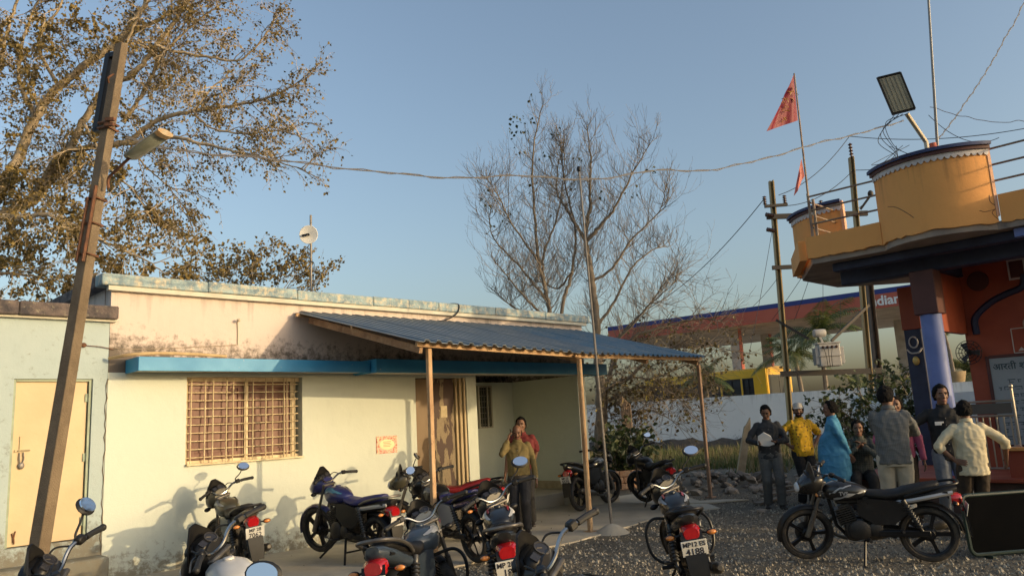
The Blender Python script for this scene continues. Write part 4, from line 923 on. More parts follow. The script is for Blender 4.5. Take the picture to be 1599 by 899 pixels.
pb_ = at(1100, 590, 39.2); palm(V((pb_.x, pb_.y, .8)), 2.6, 13, 1.9, 'palm_tree', 'palm behind the scrub tree at the end of the blue canopy', 4)
pb_ = at(1522, 590, 39); palm(V((pb_.x, pb_.y, .8)), 2.1, 14, 2.0, 'palm_tree', 'palm seen through the temple opening over the boundary wall', 6)
pp_ = at(1492, 600, 33.2); 
pot = empty('plant_pot', V((pp_.x, pp_.y, 0)), 0, 'ribbed brown pot on a pedestal seen through the temple opening', 'pot')
m = MB(); m.lathe([(.22, 2.0), (.30, 2.1), (.42, 2.55), (.46, 2.75), (.47, 2.82), (.41, 2.82), (.40, 2.7)], (0, 0, 0), seg=18); m.build('bowl', mat('clay_pot', (.33, .25, .14), .8, c2=(.24, .17, .09), sc_=6), pot)
m = MB(); m.box((0, 0, 1.0), (.6, .6, 2.0), ch=.02); m.build('pedestal', wall_w, pot)
palm(V((pp_.x, pp_.y, 2.75)), 2.3, 8, 1.3, 'potted_palm', 'slim potted palm with a pale stem in the temple opening', 8, (-.25, 0), .07)
# ------------------------------------------------------------------ temple pavilion on the right
F = V((.69, -.72, 0)).normalized(); B = V((F.y * -1, F.x, 0)); O5 = V((5.0, 12.70, 0)); TROT = math.atan2(F.y, F.x)
org = plaster('orange_temple_paint', (.82, .38, .105), (.75, .34, .095), zd=-5, drip=(5.2, .9)); org2 = plaster('salmon_end_face', (.70, .40, .25), (.62, .34, .2), zd=-5)
redt = mat('red_orange_paint', (.36, .072, .028), .6, c2=(.29, .055, .024), sc_=2.2, bump=.1); maroon = mat('maroon_paint', (.10, .03, .025), .6, c2=(.075, .025, .022), sc_=3)
blue_t = mat('temple_blue_paint', (.14, .19, .44), .55, c2=(.11, .155, .37), sc_=3, bump=.1); navy_t = mat('temple_navy_paint', (.025, .035, .085), .6, c2=(.02, .026, .06), sc_=4); navy_cap = mat('navy_cap_paint', (.03, .05, .14), .6, c2=(.025, .035, .10), sc_=5, c3=(.10, .10, .13), sc3=9, lo3=.58, hi3=.72)
lav = mat('scallop_paint', (.62, .58, .56), .6, c2=(.5, .46, .45), sc_=6); tsof = mat('temple_soffit', (.36, .29, .23), .8, c2=(.22, .18, .15), sc_=2.5, c3=(.12, .10, .09), sc3=2, lo3=.55, hi3=.7)
gold = mat('gold_ornament', (.55, .38, .12), .4, m=.4); ster = mat('steel_rail', (.30, .24, .17), .5, m=.3, c2=(.17, .10, .07), sc_=8)
tmp = empty('temple_pavilion', O5, TROT, 'orange and blue temple pavilion with curved roof balconies and a round blue column', 'temple')
def tl(p): return MX.Rotation(-TROT, 3, 'Z') @ (V(p) - O5)
# local axes: x along the front (to the right and nearer), y into the building
def arcpts(a, b_, sag, n=22):
    a = V(a); b_ = V(b_); c = (b_ - a); ln = c.length; d = c.normalized(); nrm = V((d.y, -d.x)); Rr = (ln * ln / 4 + sag * sag) / (2 * sag); cen = (a + b_) / 2 - nrm * (Rr - sag); h = math.asin(ln / 2 / Rr); mid = math.atan2(nrm.y, nrm.x)
    return [(cen + V((math.cos(mid + t), math.sin(mid + t))) * Rr, V((math.cos(mid + t), math.sin(mid + t)))) for t in [-h + 2 * h * i / n for i in range(n + 1)]]
def bastion(a, b_, sag, zb, zt, n=22, scal=22, thick=.14):
    P = arcpts(a, b_, sag, n); rr = random.Random(int(a[0] * 100))
    def band(z0, z1, o0, o1, ragged=0.):
        rs = []
        for p, q in P:
            e = rr.uniform(-1, 1) * ragged
            rs.append([V((p.x - q.x * -o1, p.y - q.y * -o1, z0 + e)), V((p.x + q.x * o1, p.y + q.y * o1, z1)), V((p.x + q.x * o0, p.y + q.y * o0, z1)), V((p.x + q.x * o0, p.y + q.y * o0, z0 + e))])
        m = MB(); m.rings(rs); return m
    m = band(zb, zt - .14, -thick, 0, .018); m.mi = 1
    m.build('balcony_wall', [org], tmp)
    # the cut end, salmon
    p, q = P[-1]; tdir = V((q.y * -1, q.x)); m = MB(); m.box((p.x - q.x * thick / 2 + tdir.x * .0, p.y - q.y * thick / 2, (zb + .1 + zt - .02) / 2), (.05, thick + .02, zt - zb - .12), rot=(0, 0, math.atan2(q.y, q.x) + PI / 2)); m.build('balcony_end', org2, tmp)
    m = band(zt - .05, zt, -thick - .05, .09); m.build('balcony_cap', navy_cap, tmp); m = band(zt - .10, zt - .045, -thick - .03, .055); m.build('balcony_cap_band', maroon, tmp)
    # scalloped trim
    rs = []; N_ = scal * 6
    PP = arcpts(a, b_, sag, N_); top = []; bot = []
    for i, (p, q) in enumerate(PP):
        t = (i % 6) / 6; dz = .045 * abs(math.sin(PI * t)); top.append((p, q, zt - .10)); bot.append((p, q, zt - .15 - dz))
    for tq, bq in zip(top, bot):
        p, q = tq[0], tq[1]; rs.append([V((p.x + q.x * .022, p.y + q.y * .022, bq[2])), V((p.x + q.x * .022, p.y + q.y * .022, tq[2])), V((p.x + q.x * .002, p.y + q.y * .002, tq[2])), V((p.x + q.x * .002, p.y + q.y * .002, bq[2]))])
    m = MB(); m.rings(rs); m.build('scalloped_trim', lav, tmp)
    return P
na = tl((5.86, 11.86, 0)); nb = tl((6.99, 10.70, 0)); NP = bastion(na.xy, nb.xy, .42, 4.09, 5.29)
la_ = tl((5.45, 14.42, 0)); lb_ = tl((5.90, 13.22, 0)); LP = bastion(la_.xy, lb_.xy, .20, 4.09, 5.24, 14, 16)
def ragbox(x0, x1, y, z0, z1, th, name='parapet'):
    m = MB(); n = max(4, int((x1 - x0) / .06)); rr = random.Random(int(x0 * 77)); rs = []
    for i in range(n + 1):
        x = x0 + (x1 - x0) * i / n; e = rr.uniform(-.014, .014) + .012 * noise.noise((x * 2, 0, 0)); rs.append([V((x, y, z0 + e)), V((x, y, z1)), V((x, y + th, z1)), V((x, y + th, z0 + e))])
    m.rings(rs); return m.build(name, org, tmp)
def crack(pts, zs):
    m = MB(); P = []
    for t, z in zip(pts, zs):
        p, q = NP[min(len(NP) - 1, int(t * (len(NP) - 1)))]; P.append(V((p.x + q.x * .001, p.y + q.y * .001, z)))
    m.tube(bez(P, 4), .0045, 4); m.build('crack', maroon, tmp)
crack((.2, .3, .4, .45), (4.62, 4.56, 4.42, 4.33)); crack((.97, .96, 1, .97, 1), (4.5, 4.4, 4.32, 4.24, 4.13)); crack((.9, .95, 1), (4.28, 4.26, 4.30))
ragbox(0, na.x + .02, .0, 4.09, 4.46, .12); ragbox(nb.x + .03, nb.x + 2.6, nb.y - .0, 4.09, 4.50, .12)
s0 = tl((5.0, 12.7, 0)); s1 = tl((5.47, 14.40, 0)); s2 = tl((6.6, 15.42, 0))
for a, b_, nm in ((s0, s1, 'parapet'), (s1, s2, 'parapet')):
    d_ = (b_ - a).normalized(); m = MB(); m.bar(a + V((0, 0, 4.265)) + V((d_.y, -d_.x, 0)) * -.06 + d_ * .13, b_ + V((0, 0, 4.265)) + V((d_.y, -d_.x, 0)) * -.06, .12, .34); m.build(nm, org, tmp)
poly = [(s0.x + .05, .04)] + [(na.x, na.y + .03)] + [(p.x - q.x * .04, p.y - q.y * .04) for p, q in NP] + [(nb.x + 2.6, nb.y + .05), (nb.x + 2.6, 4.6), (1.2, 4.9), (s2.x, s2.y), (s1.x + .05, s1.y)]
m = MB(); m.prism(poly, .12, off=4.0); m.build('terrace_slab', tsof, tmp)
# beams under the slab
def lbeam(x0, x1, y, z0, z1, w_, m_, name='beam'):
    q = MB(); q.box(((x0 + x1) / 2, y, (z0 + z1) / 2), (x1 - x0, w_, z1 - z0), ch=.012); return q.build(name, m_, tmp)
lbeam(.25, 6.0, .42, 3.86, 3.998, .20, navy_t); lbeam(.12, 6.0, 1.02, 3.70, 3.996, .24, navy_t); lbeam(.9, 6.0, 2.9, 3.72, 3.996, .25, navy_t)
ca = tl((6.64, 12.2, 0)); kb = tl((7.77, 13.28, 0)); pbm = tl((7.45, 14.3, 0))
for x in (ca.x, ca.x + 3.0): q = MB(); q.box((x, 1.9, 3.86), (.22, 1.8, .26)); q.build('beam', navy_t, tmp)
q = MB(); q.box((3.2, .30, 3.93), (.5, .25, .12)); q.build('beam_end', blue_t, tmp)
# round column with square maroon head
m = MB(); m.lathe([(.162, .5), (.162, 1.2), (.156, 3.02), (.15, 3.03)], (ca.x, ca.y, 0), seg=28); m.build('column', blue_t, tmp)
m = MB(); m.box((ca.x, ca.y, 3.345), (.36, .36, .70), ch=.01); m.build('column_head', maroon, tmp)
for s, dx in ((-1, .0),):
    m = MB(); m.box((pbm.x, pbm.y, 3.36), (.34, .30, .80), ch=.01); m.build('pillar_head', redt, tmp)
    m = MB(); m.box((pbm.x, pbm.y, 1.73), (.30, .28, 2.46), ch=.01); m.build('pillar', navy_t, tmp)
pf = MX.Rotation(-TROT, 3, 'Z') @ V((-.5, -.86, 0)).normalized()
em = MB(); ec = V((pbm.x, pbm.y, 0)) + V((0, -.16, 2.72)); em.tube([ec + V((math.cos(t) * .075, -.0, math.sin(t) * .10)) for t in [2 * PI * k / 16 for k in range(16)]], .014, 6, loop=True); em.tube(bez([ec + V((-.13, 0, -.12)), ec + V((-.07, 0, -.19)), ec + V((0, 0, -.20)), ec + V((.07, 0, -.19)), ec + V((.13, 0, -.12))]), .016, 6); em.build('emblem', lav, tmp)
em = MB(); em.ell(ec + V((0, 0, -.34)), (.06, .02, .085)); em.build('pendant', gold, tmp)
for dx in (.24, .30): m = MB(); m.tube([(pbm.x + dx, pbm.y - .2, 1.3), (pbm.x + dx, pbm.y - .2, 2.75)], .022, 8); m.build('rail_pipe', mat('brass_pipe', (.55, .42, .24), .3, m=.8) if dx == .24 else bpy.data.materials['brass_pipe'], tmp)
# side panel from the column back to the rear wall, rear wall with openings left below it
m = MB(); y0 = ca.y + .17; y1 = kb.y; m.box((ca.x + .0, (y0 + y1) / 2, 3.23), (.10, y1 - y0, .98)); m.box((ca.x - .04, (y0 + y1) / 2, 3.02), (.14, y1 - y0 - .02, .04)); m.build('side_panel', redt, tmp)
x0 = kb.x; m = MB(); m.box((x0 + 1.15, kb.y + .08, 2.25), (2.3, .16, 3.49)); m.build('rear_wall', redt, tmp)
q = MB(); q.tube(bez([(x0 + .18, kb.y - .012, 2.72), (x0 + .20, kb.y - .012, 3.0), (x0 + .45, kb.y - .012, 3.22), (x0 + .7, kb.y - .012, 3.33), (x0 + .95, kb.y - .012, 3.42), (x0 + 1.0, kb.y - .012, 3.62)]), .055, 6); q.build('painted_arch', navy_t, tmp)
q = MB(); q.lathe([(.001, .012), (.165, .012), (.17, .0)], (x0 + .32, kb.y - .002, 3.62), (0, -1, 0), 24); q.build('round_medallion', maroon, tmp)
q = MB(); q.box((x0 + .92, kb.y - .02, 3.72), (.26, .03, .34)); pic = q.build('picture_frame', lav, tmp); q = MB(); q.box((x0 + .92, kb.y - .038, 3.72), (.20, .01, .28)); q.lathe([(.06, 0), (.07, .012)], (x0 + .92, kb.y - .043, 3.74), (0, -1, 0), 12); q.build('picture', maroon, tmp)
lm = mat('white_line_paint', (.55, .50, .44), .7)
for cx, cz, w_, h_ in ((x0 + .80, 2.55, .22, .40), (x0 + .86, 2.24, .30, .16), (x0 + 1.2, 2.5, .2, .3)):
    q = MB()
    for a in (-1, 1): q.box((cx + a * w_ / 2, kb.y - .004, cz), (.014, .008, h_)); q.box((cx, kb.y - .004, cz + a * h_ / 2), (w_, .008, .014))
    q.prism([(-.05, 0), (.05, 0), (0, .06)], .006, MX.Translation((cx, kb.y - .002, cz - h_ / 2 + .03)) @ MX.Rotation(PI / 2, 4, 'X')); q.build('painted_frame', lm, tmp)
# plinth, bench wall, steps
p0 = tl((5.15, 12.62, 0)); py = tl((6.3, 11.8, 0)).y
m = MB(); m.box((3.4, py + 2.3, .235), (6.8, 4.6, .47)); m.build('plinth', mat('plinth_dark', (.11, .065, .05), .85, c2=(.07, .045, .038), sc_=4, bump=.3), tmp)
m = MB(); m.box((3.4, py + 2.26, .482), (6.9, 4.72, .055), ch=.008); m.build('plinth_top', redt, tmp)
m = MB(); m.box((4.0, py + .25, .70), (3.3, .14, .38)); m.build('bench_wall', redt, tmp); m = MB(); m.box((4.0, py + .24, .905), (3.34, .22, .04)); m.build('bench_cap', org, tmp)
# railings on the terrace
def rail(a, b_, zs, posts=True, name='railing'):
    m = MB()
    for z in zs: m.tube([V((a[0], a[1], z)), V((b_[0], b_[1], z + (b_[2] if len(b_) > 2 else 0)))], .016, 7)
    if posts:
        for p in (a,): m.tube([V((p[0], p[1], 4.4)), V((p[0], p[1], max(zs) + .06))], .024, 7); m.tube([V((p[0] + .07, p[1] + .02, 4.4)), V((p[0] + .07, p[1] + .02, max(zs) - .05))], .024, 7)
    return m.build(name, ster, tmp)
rail((.10, .06), (na.x + .04, na.y + .05), (4.68, 4.92, 5.16)); rail((.12, .08), (.12, 1.4), (4.62, 4.84, 5.06), False)
rail((nb.x + .0, nb.y + .06), (nb.x + 2.5, nb.y + .06), (4.72, 4.96, 5.2), False)
# clock, fan, notice board hang on the wall and are things of their own
def world_t(x, y, z): return O5 + MX.Rotation(TROT, 3, 'Z') @ V((x, y, z))
ck = empty('wall_clock', world_t(x0 + 1.02, kb.y - .005, 2.80), TROT, 'round white wall clock on the red temple wall at the frame edge', 'clock')
m = MB(); m.lathe([(.001, .03), (.14, .03), (.15, .0)], (0, 0, 0), (0, -1, 0), 24); m.build('rim', mat('clock_rim', (.4, .3, .2), .4), ck); m = MB(); m.lathe([(.001, .034), (.122, .034), (.122, .03)], (0, 0, 0), (0, -1, 0), 24); m.build('dial', mat('clock_dial', (.66, .58, .46), .5), ck)
m = MB(); m.bar((0, -.038, 0), (.03, -.038, .06), .008); m.bar((0, -.038, 0), (-.07, -.038, .04), .006)
for k in range(12): a = k * PI / 6; m.box((math.sin(a) * .10, -.037, math.cos(a) * .10), (.012, .004, .012))
m.build('hands', black_st, ck)
fn = empty('wall_fan', world_t(x0 + .06, kb.y - .06, 2.42), TROT, 'dark caged wall fan at the edge of the temple opening', 'fan')
m = MB()
for r_ in (.2, .15, .1, .05): m.tube([V((math.cos(t) * r_, -.10 - .05 * (1 - r_ / .2), math.sin(t) * r_)) for t in [2 * PI * k / 20 for k in range(20)]], .006, 5, loop=True)
for k in range(12): t = 2 * PI * k / 12; m.tube([(0, -.15, 0), (math.cos(t) * .12, -.14, math.sin(t) * .12), (math.cos(t) * .2, -.10, math.sin(t) * .2), (math.cos(t) * .12, -.03, math.sin(t) * .12)], .004, 4)
m.build('cage', black_st, fn); m = MB(); m.ell((0, -.05, 0), (.05, .06, .05))
m.build('motor', black_st, fn)
for k in range(3): t = 2 * PI * k / 3; m = MB(); m.prism([(.03, -.02), (.16, -.07), (.18, .03), (.03, .03)], .006, MX.Translation((0, -.10, 0)) @ MX.Rotation(t, 4, 'Y') @ MX.Rotation(PI / 2 + .3, 4, 'X')); m.build('blade', mat('fan_blade', (.08, .08, .085), .4) if k == 0 else bpy.data.materials['fan_blade'], fn)
bd = empty('notice_board', world_t(x0 + 1.25, kb.y - .01, 1.58), TROT, 'large grey temple board lettered in dark Devanagari script at the right edge', 'sign')
m = MB(); m.box((0, -.012, 0), (1.9, .024, 1.42)); m.build('panel', mat('grey_board', (.32, .36, .38), .5, c2=(.27, .31, .33), sc_=2), bd)
m = MB()
for a in (-1, 1): m.box((a * .965, -.016, 0), (.05, .05, 1.50)); m.box((0, -.016, a * .735), (1.88, .05, .05))
m.build('frame', maroon, bd)
ink = mat('dark_lettering', (.035, .07, .08), .6)
text('आरती श्री हनुमान', .15, ink, bd, (-.40, -.027, .56), (PI / 2, 0, 0), ext=.002, bold=.002)
rr = random.Random(4); m = MB()
for r_ in range(9):
    x = -.86
    while x < .8:
        w_ = rr.uniform(.03, .12)
        if rr.random() > .12: m.box((x + w_ / 2, -.0265, .34 - r_ * .115 + rr.uniform(-.006, .006)), (w_, .003, .012)); m.box((x + w_ * rr.random(), -.0265, .315 - r_ * .115), (.009, .003, .05)); m.box((x + w_ * .5, -.0266, .30 - r_ * .115), (w_ * .5, .003, .009))
        x += w_ + rr.uniform(.015, .04)
m.build('verse_lines', ink, bd)['kind'] = 'stuff'
# steel gate standing open beside the column
ga = V((6.78, 12.30, .51)); gb_ = V((7.42, 11.72, .51)); gd = (gb_ - ga).normalized(); gl = (gb_ - ga).length
gt = empty('steel_gate', ga, math.atan2(gd.y, gd.x), 'open steel gate with vertical bars beside the round blue column', 'gate')
for x in (0, gl): m = MB(); m.tube([(x, 0, 0), (x, 0, 1.14 + (.12 if x else 0))], .022, 8); m.ell((x, 0, 1.17 + (.12 if x else 0)), (.03, .03, .04)); m.build('gate_post', mat('brushed_steel', (.45, .40, .32), .35, m=.8) if not x else bpy.data.materials['brushed_steel'], gt)
bs = bpy.data.materials['brushed_steel']
for z in (.08, .86, 1.08): m = MB(); m.tube([(0, 0, z), (gl, 0, z)], .018, 8); m.build('gate_rail', bs, gt)
for k in range(9): m = MB(); m.tube([(gl * (k + .7) / 9.4, 0, .08), (gl * (k + .7) / 9.4, 0, .86)], .011, 6); m.build('gate_bar', bs, gt)
m = MB(); m.box((gl / 2, 0, .97), (gl - .06, .012, .16))
m.build('gate_panel', mat('dark_gate_panel', (.10, .085, .07), .5, m=.3), gt)
# red shikhara tip on the terrace at the frame edge
sp = onz(1606, 300, 4.6); sp = world_t(nb.x + .75, nb.y + 1.5, 4.12)
sk = empty('shrine_spire', sp, TROT, 'small dark red shrine spire with pale ring on the terrace at the right edge', 'shrine')
m = MB(); m.lathe([(.34, 0), (.34, .25), (.28, .30)], seg=12); m.build('base', maroon, sk); m = MB(); m.lathe([(.30, .30), (.36, .34), (.36, .40), (.26, .44)], seg=12); m.build('ring', lav, sk); m = MB(); m.lathe([(.27, .44), (.2, .75), (.1, 1.1), (.02, 1.3)], seg=12); m.build('spire', maroon, sk)
# floodlight on the big balcony
fl0 = V((6.42, 11.05, 5.27)); 
fl = empty('floodlight', fl0, 0, 'rectangular floodlight on a tilted steel arm above the big round balcony', 'floodlight')
m = MB(); m.lathe([(.10, 0), (.11, .04), (.07, .09), (.045, .14), (.05, .17)], seg=14); m.build('base_pot', mat('red_clay', (.40, .10, .06), .7, c2=(.3, .07, .04), sc_=8), fl)
dep0 = (fl0 - CAM).dot(fw); s0_ = at(1446, 222, dep0) - fl0; s1_ = at(1416, 178, dep0 - .1) - fl0
m = MB(); m.tube([s0_ + V((0, 0, -.1)), s0_, s1_], .032, 10); m.build('arm', mat('cream_pipe', (.52, .45, .33), .45, m=.3), fl)
A_, B_, C_, D_ = [at(x, y, dd) - fl0 for x, y, dd in ((1369, 121, dep0 - .2), (1406, 112, dep0 - .3), (1430, 171, dep0 - .32), (1394, 180, dep0 - .22))]
nn = (B_ - A_).cross(D_ - A_).normalized(); nn = -nn if nn.dot(CAM - fl0) > 0 else nn
cen = (A_ + B_ + C_ + D_) / 4
def sc4(k, o): return [cen + (q - cen) * k + nn * o for q in (A_, B_, C_, D_)]
m = MB(); m.rings([sc4(.96, 0), sc4(1.0, .02), sc4(1.0, .06), sc4(.8, .10)]); m.build('housing', black_st, fl)
m = MB(); m.rings([sc4(.88, -.012), sc4(.90, .01)]); m.build('glass', mat('floodlight_glass', (.42, .39, .28), .3, c2=(.33, .31, .24), sc_=9, stretch=(1, 1, .1)), fl)
m = MB()
for i in range(4): m.tube([sc4(.96, -.015)[i], sc4(.96, -.015)[(i + 1) % 4]], .014, 5)
m.build('bezel', black_st, fl)
for k in range(5):
    t = (k + .5) / 5; a, b_, c, d_ = sc4(.86, -.016); m = MB(); m.tube([a.lerp(b_, t), d_.lerp(c, t)], .004, 4); m.build('led_strip_divider', mat('led_divider', (.18, .17, .13), .4) if k == 0 else bpy.data.materials['led_divider'], fl)
m = MB()
for k in range(4): m.tube(bez([s1_ + V((-.06 * k, 0, 0)), s1_ + V((-.28 - .05 * k, .1, -.18 * (k + 1) * .5)), s1_ + V((-.2, .1, -.45 - .06 * k)), s1_ + V((.0 - .2 * k, .05, -.62 - .04 * k)), s0_ + V((-.5 + .1 * k, .1, .0))]), .005, 4)
m.build('loose_cable', black_st, fl)
ar = empty('aerial_rod', fl0 + V((.08, .05, 0)), 0, 'tall thin aerial rod rising beside the floodlight out of the frame', 'rod')
m = MB(); m.tube([(0, 0, 0), at(1446, -60, dep0) - fl0 - V((.08, .05, 0))], [.022, .016], 7); m.build('rod', mat('grey_rod', (.25, .25, .25), .5, m=.5), ar)
# flag mast on the terrace corner
fb = world_t(.10, .06, 4.42); ft = vert_over(1240, 115, fb)
flg = empty('flag_mast', fb, 0, 'thin mast with a large red pennant lettered in gold on the terrace corner', 'flag')
m = MB(); m.tube([V((0, 0, 0)), ft - fb], [.02, .013], 8); m.build('mast', ster, flg)
flag_m = leafmat('red_flag_cloth', (.20, .008, .026), (.25, .011, .032)); 
def cloth(P0, P1, P2, n=14, amp=.04, seed=1):
    vs = []; fs = []; idx = {}
    nrm = (P1 - P0).cross(P2 - P0).normalized()
    for i in range(n + 1):
        for j in range(i + 1):
            a = P0.lerp(P1, i / n); b_ = P0.lerp(P2, i / n); p = a.lerp(b_, j / i) if i else P0.copy()
            w_ = (p - P0).length; u_ = (j / i) if i else 0
            p = p + nrm * amp * (math.sin(u_ * 8 + i * .2 + seed) * u_ + .4 * math.sin(u_ * 17 + seed)); idx[i, j] = len(vs); vs.append(p)
    for i in range(n):
        for j in range(i + 1):
            fs.append((idx[i, j], idx[i + 1, j], idx[i + 1, j + 1]))
            if j < i: fs.append((idx[i, j], idx[i + 1, j + 1], idx[i, j + 1]))
    m = MB(); m.add(vs, fs); return m, nrm
dF = (fb - CAM).dot(fw)
f0, f1, f2 = at(1240, 117, dF - .05) - fb, at(1247, 188, dF - .0) - fb, at(1194, 206, dF - .3) - fb
m, nf_ = cloth(f0, f1, f2); fo = m.build('pennant', flag_m, flg, smooth=60)
gm_ = mat('gold_print', (.38, .20, .03), .5); m = MB(); rr = random.Random(8); nf_ = nf_ if nf_.dot(CAM - fb) > 0 else -nf_
for k in range(17):
    a, b_ = rr.uniform(.35, .95), rr.uniform(.15, .75); p = f0.lerp(f1, a).lerp(f0.lerp(f2, a), b_) + nf_ * .045; d_ = V((rr.uniform(-1, 1), 0, rr.uniform(-.6, .6))).normalized(); m.tube(bez([p, p + d_ * .04 + V((0, 0, .02)), p + d_ * .08], 4), .006, 4)
m.build('gold_lettering', gm_, flg)
m, _ = cloth(at(1251, 248, dF) - fb, at(1256, 275, dF) - fb, at(1241, 306, dF - .1) - fb, 8, .02, 4); pk = m.build('small_pennant', leafmat('pink_flag_cloth', (.55, .12, .10), (.6, .16, .13)), flg, smooth=60)
rf = world_t(.95, .9, 4.12); rfo = empty('red_pennant', rf, 0, 'tiny red pennant standing behind the terrace railing', 'flag')
m = MB(); m.tube([(0, 0, 0), (0, 0, .62)], .008, 6); m.build('stick', ster, rfo); m, _ = cloth(V((0, 0, .62)), V((0, 0, .22)), V((-.17, -.1, .18)), 6, .015, 2); m.build('pennant', flag_m, rfo, smooth=60)
# unseen wall added on the sunny side to shade the yard, gaps let streaks through
yw = empty('shade_wall', (9.9, 0, 0), R(90), 'unseen low wall added to shade the yard, with gaps for sun streaks', 'wall')
y = 0.
rr = random.Random(21)
for y0_, y1_, h_ in ((.5, 1.6, 1.2), (4.15, 4.3, 1.3), (6.2, 7.15, 1.55), (7.78, 8.0, 1.62), (8.85, 9.6, 1.7), (9.72, 12.2, 1.75), (12.3, 15, 1.8), (15.15, 18, 1.8), (18.2, 23, 1.9)):
    m = MB(); m.box(((y0_ + y1_) / 2, 0, h_ / 2), (y1_ - y0_, .2, h_)); m.build('wall_panel', wall_w, yw)
# ------------------------------------------------------------------ motorcycles
tyre_m = mat('tyre_rubber', (.028, .025, .022), .85, c2=(.10, .08, .055), sc_=9, lo=.45, hi=.75, bump=.3, bsc=60); rim_m = mat('black_alloy', (.02, .02, .022), .35, m=.6); rim_d = mat('dusty_alloy', (.10, .09, .075), .5, m=.5)
chrome = mat('chrome', (.38, .37, .35), .22, m=1.); alu = mat('dull_aluminium', (.20, .19, .175), .45, m=.7, c2=(.10, .09, .08), sc_=8); plast = mat('black_plastic', (.008, .008, .009), .42, c2=(.022, .020, .017), sc_=6, lo=.45, hi=.85, spec=.35)
rub_m = mat('black_rubber', (.012, .012, .012), .6); seat_bk = mat('black_seat_vinyl', (.009, .009, .010), .55, bump=.25, bsc=60, c2=(.02, .018, .016), spec=.3, sc_=5); eng_m = mat('engine_black', (.014, .013, .013), .55, m=.2, c2=(.045, .038, .03), sc_=7)
redl = mat('red_lens', (.42, .012, .015), .12, coat=.6, c2=(.28, .006, .01), sc_=12); orgl = mat('amber_lens', (.60, .22, .05), .2, coat=.5); clr = mat('clear_lens', (.55, .56, .56), .08, coat=.5); plate_m = mat('white_plate', (.72, .70, .64), .5, c2=(.55, .53, .47), sc_=9); plate_ink = mat('plate_ink', (.02, .02, .03), .6)
mirr = mat('mirror_glass', (.9, .92, .95), .03, m=1.); spring_m = mat('spring_steel', (.07, .07, .07), .4, m=.6); sil_p = mat('silver_paint', (.40, .41, .42), .35, m=.4); dial_m = mat('dial_face', (.03, .03, .035), .15)
def paint(name, c): return bpy.data.materials.get(name) or mat(name, c, .30, coat=.4, c2=tuple(x * .75 + .008 for x in c), sc_=4, c3=tuple(x * .8 + .035 for x in c), sc3=5, lo3=.52, hi3=.8)
def xf(mb, m_): mb.v = [tuple(m_ @ V(p)) for p in mb.v]; return mb
def sring(y, w_, zt, zb, n=14, ex=2.6, sh=0.):   # rounded cross-section at y
    out = []
    for k in range(n):
        t = 2 * PI * k / n; c, s = math.cos(t), math.sin(t)
        out.append(V((math.copysign(abs(c) ** (2 / ex), c) * w_, y + sh * s, (zt + zb) / 2 + math.copysign(abs(s) ** (2 / ex), s) * (zt - zb) / 2)))
    return out
def arc(cy, cz, r0, a0, a1, w_, th=.006, n=12, edge=.02, wt=None):   # mudguard sheet round a wheel
    rs = []
    for i in range(n + 1):
        t = R(a0 + (a1 - a0) * i / n); ww = w_ * (wt(i / n) if wt else 1); d = V((0, math.cos(t), math.sin(t))); c = V((0, cy, cz))
        prof = [(-ww, r0 - edge), (-ww * .75, r0), (0, r0 + .012), (ww * .75, r0), (ww, r0 - edge)]
        rs.append([c + d * r + V((x, 0, 0)) for x, r in prof] + [c + d * (r - th) + V((x * .97, 0, 0)) for x, r in reversed(prof)])
    m = MB(); m.rings(rs); return m
bike_n = [0]
